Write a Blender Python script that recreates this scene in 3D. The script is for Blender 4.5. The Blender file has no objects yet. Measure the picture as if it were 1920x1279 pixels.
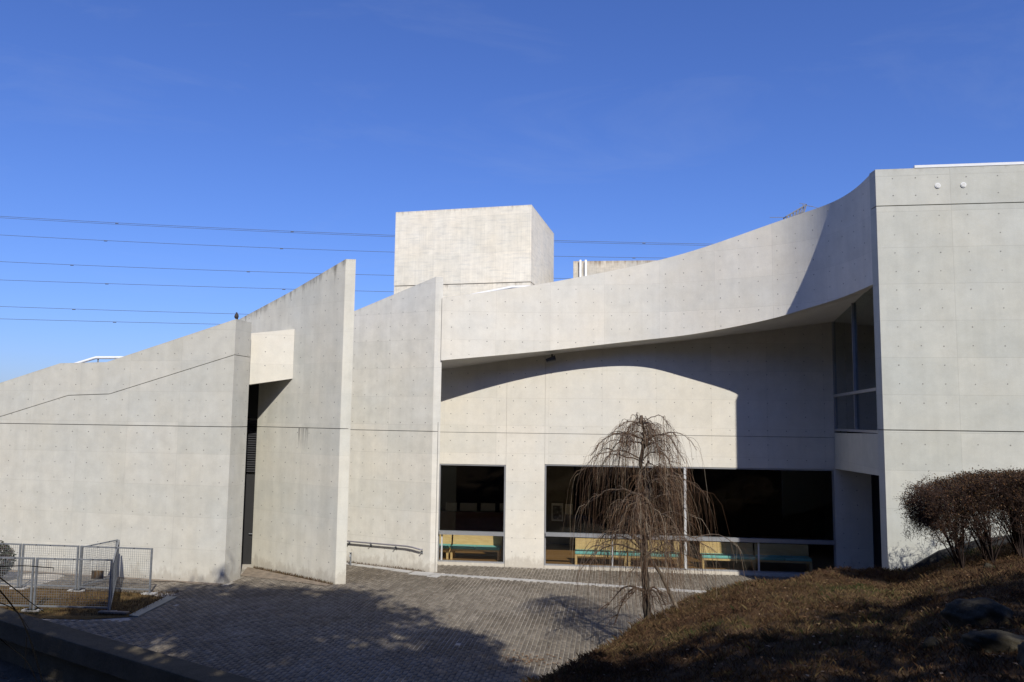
import bpy, bmesh, math, random
import numpy as np
from mathutils import Vector, Matrix

random.seed(7)
rng = np.random.default_rng(7)
SC = bpy.context.scene
COL = SC.collection
R = math.radians

# ------------------------------------------------------------------ camera
EYE = 4.9
cam_d = bpy.data.cameras.new('camera')
cam_d.sensor_width = 36.0
cam_d.lens = 28.125
cam_d.clip_end = 3000
cam = bpy.data.objects.new('camera', cam_d)
COL.objects.link(cam)
pitch, roll = R(5.62), 0.0122
f_ = Vector((0, math.cos(pitch), math.sin(pitch)))
u0 = Vector((0, -math.sin(pitch), math.cos(pitch)))
r0 = Vector((1, 0, 0))
r_ = r0 * math.cos(roll) + u0 * math.sin(roll)
u_ = u0 * math.cos(roll) - r0 * math.sin(roll)
m = Matrix((r_, u_, -f_)).transposed().to_4x4()
m.translation = Vector((0, 0, EYE))
cam.matrix_world = m
SC.camera = cam

# ------------------------------------------------------------------ sky, sun, exposure
SUN_AZ, SUN_EL = 17.0, 41.5           # degrees right of straight behind the camera, above the horizon
world = bpy.data.worlds.new('World')
SC.world = world
world.use_nodes = True
wn = world.node_tree.nodes
wl = world.node_tree.links
wn.clear()
wo = wn.new('ShaderNodeOutputWorld')
bg = wn.new('ShaderNodeBackground')
sky = wn.new('ShaderNodeTexSky')
sky.sky_type = 'NISHITA'
sky.sun_disc = False
sky.sun_elevation = R(SUN_EL)
sky.sun_rotation = R(180 - SUN_AZ)
sky.altitude = 300
sky.air_density = 1.2
sky.dust_density = 0.7
sky.ozone_density = 7.5
bg.inputs['Strength'].default_value = 0.083
tint = wn.new('ShaderNodeMix')                     # the deep polarised blue of a clear winter sky
tint.data_type = 'RGBA'
tint.blend_type = 'MULTIPLY'
tint.inputs[0].default_value = 1.0
tint.inputs[7].default_value = (0.81, 0.92, 1.43, 1)
wl.new(sky.outputs[0], tint.inputs[6])
# thin high cirrus, hardly visible
wtc = wn.new('ShaderNodeTexCoord')
wmp = wn.new('ShaderNodeMapping')
wmp.inputs['Rotation'].default_value = (0.2, 0.35, 0.5)
wmp.inputs['Scale'].default_value = (1.6, 5.0, 9.0)
wl.new(wtc.outputs['Generated'], wmp.inputs[0])
wnz = wn.new('ShaderNodeTexNoise')
wnz.inputs['Scale'].default_value = 1.3
wnz.inputs['Detail'].default_value = 8
wnz.inputs['Roughness'].default_value = 0.62
wnz.inputs['Distortion'].default_value = 0.6
wl.new(wmp.outputs[0], wnz.inputs['Vector'])
wrp = wn.new('ShaderNodeValToRGB')
wrp.color_ramp.elements[0].position = 0.52
wrp.color_ramp.elements[0].color = (0, 0, 0, 1)
wrp.color_ramp.elements[1].position = 0.80
wrp.color_ramp.elements[1].color = (0.10, 0.10, 0.10, 1)
wl.new(wnz.outputs['Fac'], wrp.inputs[0])
cir = wn.new('ShaderNodeMix')
cir.data_type = 'RGBA'
cir.inputs[7].default_value = (5.5, 6.2, 7.4, 1)
wl.new(wrp.outputs[0], cir.inputs[0])
wl.new(tint.outputs[2], cir.inputs[6])
wl.new(cir.outputs[2], bg.inputs['Color'])
wl.new(bg.outputs[0], wo.inputs['Surface'])

sun_d = bpy.data.lights.new('sun', 'SUN')
sun_d.energy = 4.6
sun_d.angle = R(0.53)
sun_d.color = (1.0, 0.955, 0.86)
sun = bpy.data.objects.new('sun', sun_d)
COL.objects.link(sun)
to_sun = Vector((math.sin(R(SUN_AZ)) * math.cos(R(SUN_EL)), -math.cos(R(SUN_AZ)) * math.cos(R(SUN_EL)), math.sin(R(SUN_EL))))
sun.rotation_euler = (-to_sun).to_track_quat('-Z', 'Y').to_euler()
sun.location = to_sun * 60

SC.view_settings.view_transform = 'Standard'
SC.view_settings.look = 'None'
SC.view_settings.gamma = 1.0
SC.view_settings.use_curve_mapping = False
SC.view_settings.exposure = 0.24
SC.render.engine = 'CYCLES'
SC.cycles.max_bounces = 8
SC.cycles.transparent_max_bounces = 12
SC.cycles.use_denoising = True


# ------------------------------------------------------------------ helpers: nodes and materials
class N:
    def __init__(self, mat):
        mat.use_nodes = True
        self.t = mat.node_tree
        self.t.nodes.clear()
        self.out = self.n('ShaderNodeOutputMaterial')

    def n(self, kind, **kw):
        nd = self.t.nodes.new(kind)
        for k, v in kw.items():
            if hasattr(nd, k):
                setattr(nd, k, v)
            else:
                nd.inputs[k].default_value = v
        return nd

    def l(self, a, b):
        self.t.links.new(a, b)

    def mixc(self, fac, a, b, blend='MIX'):
        nd = self.t.nodes.new('ShaderNodeMix')
        nd.data_type = 'RGBA'
        nd.blend_type = blend
        for sock, v in ((nd.inputs[0], fac), (nd.inputs[6], a), (nd.inputs[7], b)):
            if hasattr(v, 'node'):
                self.l(v, sock)
            elif isinstance(v, (int, float)):
                sock.default_value = v
            else:
                sock.default_value = (*v, 1) if len(v) == 3 else v
        return nd.outputs[2]

    def math(self, op, a, b=0.0, c=None):
        nd = self.t.nodes.new('ShaderNodeMath')
        nd.operation = op
        for sock, v in zip(nd.inputs, (a, b, c)):
            if v is None:
                continue
            if hasattr(v, 'node'):
                self.l(v, sock)
            else:
                sock.default_value = v
        return nd.outputs[0]

    def ramp(self, fac, stops):
        nd = self.t.nodes.new('ShaderNodeValToRGB')
        e = nd.color_ramp.elements
        while len(e) < len(stops):
            e.new(0.5)
        for el, (p, c) in zip(e, stops):
            el.position = p
            el.color = (*c, 1) if len(c) == 3 else c
        self.l(fac, nd.inputs[0])
        return nd.outputs[0]

    def noise(self, vec, scale, detail=4, rough=0.55, stretch=None):
        if stretch:
            mp = self.n('ShaderNodeMapping')
            mp.inputs['Scale'].default_value = stretch
            self.l(vec, mp.inputs[0])
            vec = mp.outputs[0]
        nd = self.n('ShaderNodeTexNoise', Scale=scale, Detail=detail, Roughness=rough)
        if vec is not None:
            self.l(vec, nd.inputs['Vector'])
        return nd.outputs['Fac']

    def bsdf(self, color, rough=0.8, metal=0.0, bump=None, bump_strength=0.3, bump_dist=0.02, spec=0.5):
        b = self.n('ShaderNodeBsdfPrincipled')
        for k, v in (('Base Color', color), ('Roughness', rough), ('Metallic', metal)):
            if hasattr(v, 'node'):
                self.l(v, b.inputs[k])
            else:
                b.inputs[k].default_value = (*v, 1) if isinstance(v, tuple) and len(v) == 3 else v
        b.inputs['Specular IOR Level'].default_value = spec
        if bump is not None:
            bp = self.n('ShaderNodeBump', Strength=bump_strength, Distance=bump_dist)
            self.l(bump, bp.inputs['Height'])
            self.l(bp.outputs[0], b.inputs['Normal'])
        self.l(b.outputs[0], self.out.inputs[0])
        return b


def new_mat(name):
    return bpy.data.materials.new(name)


def mat_plain(name, col, rough=0.6, metal=0.0, var=0.12, scale=6.0, bump=0.15, spec=0.5):
    mt = new_mat(name)
    k = N(mt)
    tc = k.n('ShaderNodeTexCoord')
    nz = k.noise(tc.outputs['Object'], scale, 5)
    lo = tuple(c * (1 - var) for c in col)
    hi = tuple(min(1, c * (1 + var)) for c in col)
    c = k.ramp(nz, [(0.3, lo), (0.7, hi)])
    k.bsdf(c, rough, metal, nz, bump, 0.01, spec)
    return mt


def mat_concrete(name, base, streak=0.25, mottle=0.16, stain=0.0, stain_col=(0.10, 0.085, 0.07), stripes=False, seam=0.20, seed=0.0, panel=(1.8, 0.94), runoff=None):
    """Fair-faced concrete; UVMap is in metres along/up the wall, TopUV.y is the distance below the top edge."""
    mt = new_mat(name)
    k = N(mt)
    uv = k.n('ShaderNodeUVMap', uv_map='UVMap').outputs[0]
    mp = k.n('ShaderNodeMapping')
    mp.inputs['Location'].default_value = (seed, seed * 0.7, seed * 1.3)
    k.l(uv, mp.inputs[0])
    v = mp.outputs[0]
    br = k.n('ShaderNodeTexBrick', offset=0.0, offset_frequency=2, squash=1.0)
    br.inputs['Color1'].default_value = (1, 1, 1, 1)
    br.inputs['Color2'].default_value = (0.89, 0.905, 0.91, 1)
    br.inputs['Mortar'].default_value = (1 - seam, 1 - seam, 1 - seam, 1)
    br.inputs['Scale'].default_value = 1.0
    br.inputs['Mortar Size'].default_value = 0.008
    br.inputs['Mortar Smooth'].default_value = 0.3
    br.inputs['Brick Width'].default_value = panel[0]
    br.inputs['Row Height'].default_value = panel[1]
    k.l(uv, br.inputs['Vector'])
    n1 = k.noise(v, 0.55, 5, 0.6)
    n2 = k.noise(v, 2.3, 6, 0.65)
    n3 = k.noise(v, 1.0, 4, 0.6, stretch=(3.2, 0.22, 1))
    n4 = k.noise(v, 38.0, 3, 0.6)
    warm = tuple(min(1, c * w) for c, w in zip(base, (1.02, 1.005, 0.95)))
    cool = tuple(c * w for c, w in zip(base, (0.96, 0.985, 0.99)))
    c = k.mixc(k.ramp(n1, [(0.30, (0, 0, 0)), (0.70, (1, 1, 1))]), warm, cool)
    c = k.mixc(1.0, c, k.ramp(n2, [(0.30, (1 - mottle,) * 3), (0.66, (1 + mottle * 0.3,) * 3)]), 'MULTIPLY')
    c = k.mixc(streak, c, k.mixc(1.0, c, k.ramp(n3, [(0.3, (0.72, 0.72, 0.71)), (0.6, (1.04, 1.04, 1.04))]), 'MULTIPLY'))
    c = k.mixc(0.75, c, k.mixc(1.0, c, br.outputs['Color'], 'MULTIPLY'))
    c = k.mixc(0.35, c, k.mixc(1.0, c, k.ramp(n4, [(0.3, (0.86,) * 3), (0.7, (1.08,) * 3)]), 'MULTIPLY'))
    if stripes:
        wv = k.noise(v, 1.0, 2, 0.5, stretch=(34.0, 0.5, 1))
        wh = k.noise(v, 1.0, 3, 0.6, stretch=(1.2, 9.0, 1))
        c = k.mixc(1.0, c, k.ramp(wv, [(0.35, (0.94,) * 3), (0.62, (1.03,) * 3)]), 'MULTIPLY')
        c = k.mixc(1.0, c, k.ramp(wh, [(0.3, (0.87, 0.885, 0.91)), (0.5, (1.02,) * 3)]), 'MULTIPLY')
    if stain > 0:
        tv = k.n('ShaderNodeUVMap', uv_map='TopUV').outputs[0]
        sp = k.n('ShaderNodeSeparateXYZ')
        k.l(tv, sp.inputs[0])
        drip = k.noise(v, 1.0, 5, 0.7, stretch=(5.5, 0.12, 1))
        reach = k.math('MULTIPLY', k.math('POWER', drip, 4.0), 7.0 * stain)
        d = k.math('SUBTRACT', reach, sp.outputs[1])
        d = k.math('MULTIPLY', d, 4.0)
        fine = k.noise(v, 9.0, 4, 0.7)
        d = k.n('ShaderNodeClamp').outputs[0] if False else k.math('MINIMUM', k.math('MAXIMUM', k.math('MULTIPLY', d, fine), 0.0), 0.75)
        c = k.mixc(d, c, stain_col)
    sz = k.n('ShaderNodeSeparateXYZ')
    k.l(uv, sz.inputs[0])
    dn = k.noise(v, 3.0, 6, 0.7, stretch=(1.6, 0.7, 1))
    dz = k.math('SUBTRACT', k.math('MULTIPLY', k.math('POWER', dn, 2.0), 1.5), sz.outputs[1])
    dz = k.math('MINIMUM', k.math('MAXIMUM', k.math('MULTIPLY', dz, 1.6), 0.0), 0.38)
    c = k.mixc(dz, c, (0.24, 0.20, 0.155))
    if runoff:                                  # dark run-off below the joint
        u0d, u1d, vtop, ln_d = runoff
        sd = k.n('ShaderNodeSeparateXYZ')
        k.l(uv, sd.inputs[0])
        inu = k.math('MULTIPLY', k.math('GREATER_THAN', sd.outputs[0], u0d), k.math('LESS_THAN', sd.outputs[0], u1d))
        fade = k.math('MAXIMUM', k.math('SUBTRACT', 1.0, k.math('DIVIDE', k.math('SUBTRACT', vtop, sd.outputs[1]), ln_d)), 0.0)
        below = k.math('LESS_THAN', sd.outputs[1], vtop)
        st = k.noise(v, 1.0, 4, 0.7, stretch=(26.0, 0.9, 1))
        dm = k.math('MULTIPLY', k.math('MULTIPLY', inu, below), k.math('MULTIPLY', fade, k.math('MAXIMUM', k.math('MULTIPLY', k.math('SUBTRACT', st, 0.44), 5.0), 0.0)))
        c = k.mixc(k.math('MINIMUM', dm, 0.7), c, (0.12, 0.11, 0.10))
    hgt = k.math('ADD', k.math('MULTIPLY', br.outputs['Fac'], -0.6), k.math('MULTIPLY', n4, 0.25))
    k.bsdf(c, 0.82, 0.0, hgt, 0.35, 0.006, 0.3)
    return mt


MC = {}
MC['left'] = mat_concrete('concrete_left', (0.545, 0.525, 0.48), mottle=0.11, streak=0.2, seam=0.15, stain=0.10, seed=1.3)
MC['blade2'] = mat_concrete('concrete_blade', (0.625, 0.60, 0.54), streak=0.30, mottle=0.10, stain=0.36, seed=4.1, seam=0.12, runoff=(1.5, 1.98, 4.57, 0.75))
MC['blade3'] = mat_concrete('concrete_blade_b', (0.64, 0.615, 0.575), streak=0.28, mottle=0.12, stain=0.12, seed=9.7)
MC['hall'] = mat_concrete('concrete_hall', (0.66, 0.625, 0.575), streak=0.18, mottle=0.09, stain=0.05, seed=13.9, seam=0.17)
MC['back'] = mat_concrete('concrete_back', (0.64, 0.60, 0.54), streak=0.12, mottle=0.08, seed=17.2, seam=0.17)
MC['right'] = mat_concrete('concrete_right', (0.49, 0.488, 0.455), streak=0.2, mottle=0.10, stain=0.10, seed=21.5)
MC['tower'] = mat_concrete('concrete_tower', (0.74, 0.68, 0.58), streak=0.22, mottle=0.12, stain=0.22, stain_col=(0.16, 0.12, 0.08), stripes=True, seed=27.0, panel=(3.6, 1.9))
MC['rear'] = mat_concrete('concrete_rear', (0.52, 0.47, 0.40), streak=0.5, mottle=0.25, stain=0.4, stain_col=(0.14, 0.085, 0.045), stripes=True, seed=31.0)
MC['soffit'] = mat_plain('soffit_paint', (0.62, 0.60, 0.56), 0.9, var=0.06, scale=1.5)
MC['groove'] = mat_plain('groove_shadow_gap', (0.20, 0.19, 0.18), 0.9)
MC['plug'] = mat_plain('mortar_plug', (0.20, 0.195, 0.18), 0.9, scale=20)
MC['white_paint'] = mat_plain('white_painted_steel', (0.66, 0.67, 0.68), 0.35, var=0.04)
MC['grey_frame'] = mat_plain('grey_aluminium', (0.42, 0.43, 0.45), 0.38, 0.6, var=0.06)
MC['white_frame'] = mat_plain('pale_aluminium', (0.62, 0.63, 0.64), 0.4, 0.3, var=0.05)
MC['galv'] = mat_plain('galvanised_steel', (0.25, 0.265, 0.285), 0.45, 0.55, var=0.2, scale=14)
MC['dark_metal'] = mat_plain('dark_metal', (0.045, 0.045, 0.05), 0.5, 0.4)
MC['steel_rail'] = mat_plain('painted_rail_steel', (0.23, 0.22, 0.25), 0.4, 0.3)
MC['teal'] = mat_plain('teal_cushion', (0.17, 0.43, 0.40), 0.75, var=0.1, scale=20)
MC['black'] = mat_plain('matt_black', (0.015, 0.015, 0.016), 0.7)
MC['paper'] = mat_plain('white_paper', (0.6, 0.6, 0.57), 0.8, var=0.08)
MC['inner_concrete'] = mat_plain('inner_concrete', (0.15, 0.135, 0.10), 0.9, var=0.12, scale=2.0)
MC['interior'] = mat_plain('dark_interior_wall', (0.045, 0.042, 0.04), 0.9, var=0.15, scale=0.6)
MC['counter'] = mat_plain('red_brown_counter', (0.10, 0.024, 0.014), 0.5, var=0.2)
MC['plate'] = mat_plain('grey_green_plate', (0.15, 0.165, 0.155), 0.6, var=0.15, scale=3)
MC['wire'] = mat_plain('aluminium_cable', (0.10, 0.11, 0.13), 0.6, 0.3)
MC['pylon'] = mat_plain('pylon_steel', (0.12, 0.12, 0.13), 0.5, 0.4)
MC['bird'] = mat_plain('dark_plumage', (0.035, 0.028, 0.026), 0.8)
MC['stake'] = mat_plain('weathered_stake', (0.17, 0.135, 0.10), 0.9, var=0.35, scale=12, bump=0.5)
MC['soil'] = mat_plain('dry_soil', (0.17, 0.135, 0.10), 0.95, var=0.35, scale=5, bump=0.6)


def mat_wood():
    mt = new_mat('beech_wood')
    k = N(mt)
    tc = k.n('ShaderNodeTexCoord')
    nz = k.noise(tc.outputs['Object'], 3.0, 5, 0.6, stretch=(1.0, 8, 8))
    c = k.ramp(nz, [(0.3, (0.50, 0.30, 0.12)), (0.7, (0.66, 0.43, 0.20))])
    k.bsdf(c, 0.45, 0, nz, 0.1, 0.005)
    return mt


def mat_floorwood():
    mt = new_mat('polished_wood_floor')
    k = N(mt)
    tc = k.n('ShaderNodeTexCoord')
    br = k.n('ShaderNodeTexBrick')
    br.inputs['Color1'].default_value = (0.30, 0.15, 0.055, 1)
    br.inputs['Color2'].default_value = (0.24, 0.115, 0.04, 1)
    br.inputs['Mortar'].default_value = (0.10, 0.05, 0.02, 1)
    br.inputs['Scale'].default_value = 1.0
    br.inputs['Brick Width'].default_value = 1.2
    br.inputs['Row Height'].default_value = 0.11
    br.inputs['Mortar Size'].default_value = 0.004
    k.l(tc.outputs['Object'], br.inputs['Vector'])
    k.bsdf(br.outputs['Color'], 0.3)
    return mt


def mat_glass(tint=(1, 1, 1), refl=1.0):
    mt = new_mat('window_glass')
    k = N(mt)
    tr = k.n('ShaderNodeBsdfTransparent')
    tr.inputs['Color'].default_value = (0.90 * tint[0], 0.93 * tint[1], 0.92 * tint[2], 1)
    gl = k.n('ShaderNodeBsdfGlossy')
    gl.inputs['Roughness'].default_value = 0.02
    geo = k.n('ShaderNodeNewGeometry')
    dt = k.n('ShaderNodeVectorMath', operation='DOT_PRODUCT')
    k.l(geo.outputs['Normal'], dt.inputs[0])
    k.l(geo.outputs['Incoming'], dt.inputs[1])
    om = k.math('SUBTRACT', 1.0, k.math('ABSOLUTE', dt.outputs['Value']))
    fr = k.math('ADD', k.math('MULTIPLY', k.math('POWER', om, 5.0), 0.95), 0.035)
    mx = k.n('ShaderNodeMixShader')
    k.l(k.math('MULTIPLY', fr, refl), mx.inputs[0])
    k.l(tr.outputs[0], mx.inputs[1])
    k.l(gl.outputs[0], mx.inputs[2])
    k.l(mx.outputs[0], k.out.inputs[0])
    return mt


def mat_rnd(name, stops, rough=0.9, patch=None, patch_scale=0.6, translucent=0.0, use_object=False, bumpscale=None):
    """Colour picked by the 'rnd' face attribute (one value per piece), with an optional soft patch colour."""
    mt = new_mat(name)
    k = N(mt)
    at = k.n('ShaderNodeAttribute', attribute_name='rnd')
    fac = at.outputs['Fac']
    if use_object:
        oi = k.n('ShaderNodeObjectInfo')
        fac = k.math('FRACT', k.math('ADD', fac, oi.outputs['Random']))
    c = k.ramp(fac, stops)
    geo = k.n('ShaderNodeNewGeometry')
    if patch:
        nz = k.noise(geo.outputs['Position'], patch_scale, 4, 0.6)
        c = k.mixc(k.ramp(nz, [(0.45, (0, 0, 0)), (0.62, (0.8, 0.8, 0.8))]), c, k.mixc(1.0, c, patch, 'MULTIPLY'))
    bump = None
    if bumpscale:
        bump = k.noise(geo.outputs['Position'], bumpscale, 4, 0.65)
        c = k.mixc(0.5, c, k.mixc(1.0, c, k.ramp(bump, [(0.3, (0.62,) * 3), (0.7, (1.3,) * 3)]), 'MULTIPLY'))
    b = k.bsdf(c, rough, 0, bump, 0.4, 0.01, 0.25)
    if translucent:
        tl = k.n('ShaderNodeBsdfTranslucent')
        k.l(c, tl.inputs['Color'])
        mx = k.n('ShaderNodeMixShader')
        mx.inputs[0].default_value = translucent
        k.l(b.outputs[0], mx.inputs[1])
        k.l(tl.outputs[0], mx.inputs[2])
        k.l(mx.outputs[0], k.out.inputs[0])
    return mt


MC['wood'] = mat_wood()
MC['floorwood'] = mat_floorwood()
MC['glass'] = mat_glass()
MC['glass_up'] = mat_glass((0.40, 0.58, 0.58), 1.5)
MC['brick'] = mat_rnd('paving_brick', [(0.0, (0.115, 0.098, 0.077)), (0.35, (0.138, 0.118, 0.093)), (0.7, (0.16, 0.138, 0.109)), (1.0, (0.195, 0.169, 0.135))], 0.8,
                      patch=(0.66, 0.63, 0.60), patch_scale=0.38, use_object=True, bumpscale=24)
MC['grass'] = mat_rnd('dry_grass', [(0.0, (0.055, 0.027, 0.016)), (0.3, (0.088, 0.048, 0.026)), (0.55, (0.115, 0.075, 0.036)), (0.78, (0.16, 0.115, 0.055)), (0.88, (0.09, 0.08, 0.03)), (1.0, (0.035, 0.055, 0.015))], 0.9,
                      patch=(0.62, 0.55, 0.5), patch_scale=0.9, translucent=0.25)
MC['leaf'] = mat_rnd('evergreen_leaf', [(0.0, (0.03, 0.05, 0.018)), (0.5, (0.05, 0.08, 0.025)), (1.0, (0.08, 0.11, 0.04))], 0.6, translucent=0.15)
MC['twig'] = mat_rnd('weeping_twig', [(0.0, (0.045, 0.028, 0.020)), (0.4, (0.105, 0.056, 0.032)), (0.65, (0.15, 0.088, 0.052)), (0.85, (0.22, 0.165, 0.11)), (1.0, (0.30, 0.25, 0.19))], 0.8)
MC['dark_twig'] = mat_rnd('dark_twig', [(0.0, (0.010, 0.009, 0.008)), (1.0, (0.03, 0.025, 0.02))], 1.0)
for _nd in MC['dark_twig'].node_tree.nodes:
    if _nd.type == 'BSDF_PRINCIPLED':
        _nd.inputs['Specular IOR Level'].default_value = 0.0
MC['limb'] = mat_plain('limb_bark', (0.085, 0.06, 0.042), 0.9, var=0.4, scale=14, bump=0.5)
MC['hedge'] = mat_rnd('hedge_twig', [(0.0, (0.018, 0.013, 0.012)), (0.5, (0.034, 0.02, 0.016)), (1.0, (0.07, 0.036, 0.024))], 0.85)
MC['hedge_leaf'] = mat_rnd('hedge_leaf', [(0.0, (0.028, 0.017, 0.009)), (0.5, (0.055, 0.030, 0.013)), (0.85, (0.13, 0.06, 0.02)), (1.0, (0.036, 0.038, 0.014))], 0.7, translucent=0.15)
MC['shrub_leaf'] = mat_rnd('dark_shrub_leaf', [(0.0, (0.03, 0.04, 0.02)), (0.6, (0.05, 0.05, 0.03)), (1.0, (0.10, 0.045, 0.05))], 0.7)
MC['litter'] = mat_rnd('fallen_leaf', [(0.0, (0.10, 0.05, 0.025)), (0.6, (0.20, 0.11, 0.05)), (1.0, (0.34, 0.24, 0.14))], 0.8)


def mat_bark():
    mt = new_mat('tree_bark')
    k = N(mt)
    tc = k.n('ShaderNodeTexCoord')
    nz = k.noise(tc.outputs['Object'], 9.0, 6, 0.7, stretch=(1.6, 1.6, 0.6))
    n2 = k.noise(tc.outputs['Object'], 2.2, 4, 0.6)
    c = k.ramp(nz, [(0.3, (0.03, 0.022, 0.017)), (0.55, (0.075, 0.056, 0.042)), (0.75, (0.13, 0.105, 0.08))])
    c = k.mixc(k.ramp(n2, [(0.5, (0, 0, 0)), (0.68, (0.45,) * 3)]), c, (0.15, 0.145, 0.11))
    k.bsdf(c, 0.9, 0, nz, 0.9, 0.03, 0.2)
    return mt


def mat_ground(name, lo, hi, scale=1.2, bump=0.6):
    mt = new_mat(name)
    k = N(mt)
    geo = k.n('ShaderNodeNewGeometry')
    a = k.noise(geo.outputs['Position'], scale, 7, 0.65)
    b = k.noise(geo.outputs['Position'], scale * 14, 5, 0.65)
    c = k.ramp(k.math('ADD', k.math('MULTIPLY', a, 0.6), k.math('MULTIPLY', b, 0.4)), [(0.35, lo), (0.65, hi)])
    k.bsdf(c, 0.95, 0, b, bump, 0.05, 0.1)
    return mt


def mat_rock():
    mt = new_mat('mossy_rock')
    k = N(mt)
    tc = k.n('ShaderNodeTexCoord')
    a = k.noise(tc.outputs['Object'], 3.5, 8, 0.7)
    b = k.noise(tc.outputs['Object'], 22, 5, 0.7)
    c = k.ramp(a, [(0.3, (0.02, 0.017, 0.011)), (0.55, (0.05, 0.043, 0.03)), (0.72, (0.10, 0.088, 0.062))])
    c = k.mixc(k.ramp(b, [(0.56, (0, 0, 0)), (0.7, (0.7,) * 3)]), c, (0.09, 0.088, 0.07))
    k.bsdf(c, 0.95, 0, k.math('ADD', a, k.math('MULTIPLY', b, 0.4)), 0.8, 0.05, 0.2)
    return mt


MC['bark'] = mat_bark()
MC['terrain'] = mat_ground('dry_terrain', (0.06, 0.045, 0.025), (0.13, 0.10, 0.05), 0.3)
MC['mound'] = mat_ground('mound_soil', (0.04, 0.024, 0.014), (0.09, 0.055, 0.028), 1.4)
MC['mortar'] = mat_ground('sand_joint', (0.16, 0.145, 0.12), (0.50, 0.46, 0.40), 1.1, 0.3)
MC['lane'] = mat_ground('cobbled_lane', (0.05, 0.043, 0.032), (0.13, 0.112, 0.085), 1.8, 0.8)
MC['patch'] = mat_ground('grass_patch', (0.07, 0.042, 0.018), (0.16, 0.105, 0.04), 2.5, 0.8)
MC['ledge'] = mat_ground('weathered_ledge', (0.055, 0.046, 0.032), (0.105, 0.088, 0.062), 1.6, 0.3)
MC['pale_stone'] = mat_ground('pale_granite', (0.30, 0.29, 0.28), (0.42, 0.41, 0.39), 2.5, 0.2)
MC['rock'] = mat_rock()


def mat_sign():
    mt = new_mat('faded_rusty_sign')
    k = N(mt)
    tc = k.n('ShaderNodeTexCoord')
    a = k.noise(tc.outputs['Object'], 9, 5, 0.7, stretch=(2.2, 1, 0.5))
    c = k.ramp(a, [(0.3, (0.11, 0.045, 0.02)), (0.45, (0.19, 0.11, 0.045)), (0.58, (0.20, 0.17, 0.12)), (0.72, (0.15, 0.155, 0.13))])
    k.bsdf(c, 0.7, 0, a, 0.3, 0.01)
    return mt


def mat_photo_print():
    mt = new_mat('grey_photo_print')
    k = N(mt)
    tc = k.n('ShaderNodeTexCoord')
    a = k.noise(tc.outputs['Object'], 7, 3, 0.5)
    c = k.ramp(a, [(0.35, (0.03, 0.03, 0.03)), (0.55, (0.14, 0.14, 0.14)), (0.7, (0.45, 0.45, 0.44))])
    k.bsdf(c, 0.4)
    return mt


MC['sign'] = mat_sign()
MC['print'] = mat_photo_print()


# ------------------------------------------------------------------ helpers: objects
def tag(o, label=None, cat=None, group=None, kind=None):
    if label:
        o['label'] = label
    if cat:
        o['category'] = cat
    if group:
        o['group'] = group
    if kind:
        o['kind'] = kind
    return o


def thing(name, label, cat, loc=(0, 0, 0), rotz=0.0, group=None):
    o = bpy.data.objects.new(name, None)
    o.empty_display_size = 0.3
    COL.objects.link(o)
    o.location = loc
    o.rotation_euler = (0, 0, rotz)
    return tag(o, label, cat, group)


def attach(o, parent, keep_world=True):
    """Parent o; vertices of o are in world coordinates when keep_world is set."""
    if parent is None:
        return o
    o.parent = parent
    if keep_world and parent.type == 'EMPTY':
        mm = Matrix.Translation(parent.location) @ parent.rotation_euler.to_matrix().to_4x4()
        o.matrix_parent_inverse = mm.inverted()
    return o


def mesh_data(name, V, F, mat, uv=None, uv2=None, rnd=None, smooth=False):
    me = bpy.data.meshes.new(name)
    me.from_pydata([tuple(v) for v in V], [], [tuple(f) for f in F])
    if uv is not None:
        l1 = me.uv_layers.new(name='UVMap')
        l1.data.foreach_set('uv', np.asarray(uv, dtype=np.float32).ravel())
        if uv2 is not None:
            l2 = me.uv_layers.new(name='TopUV')
            l2.data.foreach_set('uv', np.asarray(uv2, dtype=np.float32).ravel())
    if rnd is not None:
        at = me.attributes.new('rnd', 'FLOAT', 'FACE')
        at.data.foreach_set('value', np.asarray(rnd, dtype=np.float32))
    me.materials.append(MC[mat] if isinstance(mat, str) else mat)
    if smooth:
        me.polygons.foreach_set('use_smooth', [True] * len(me.polygons))
    me.update()
    return me


def obj(name, me, parent=None, keep_world=True):
    o = bpy.data.objects.new(name, me)
    COL.objects.link(o)
    return attach(o, parent, keep_world)


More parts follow.
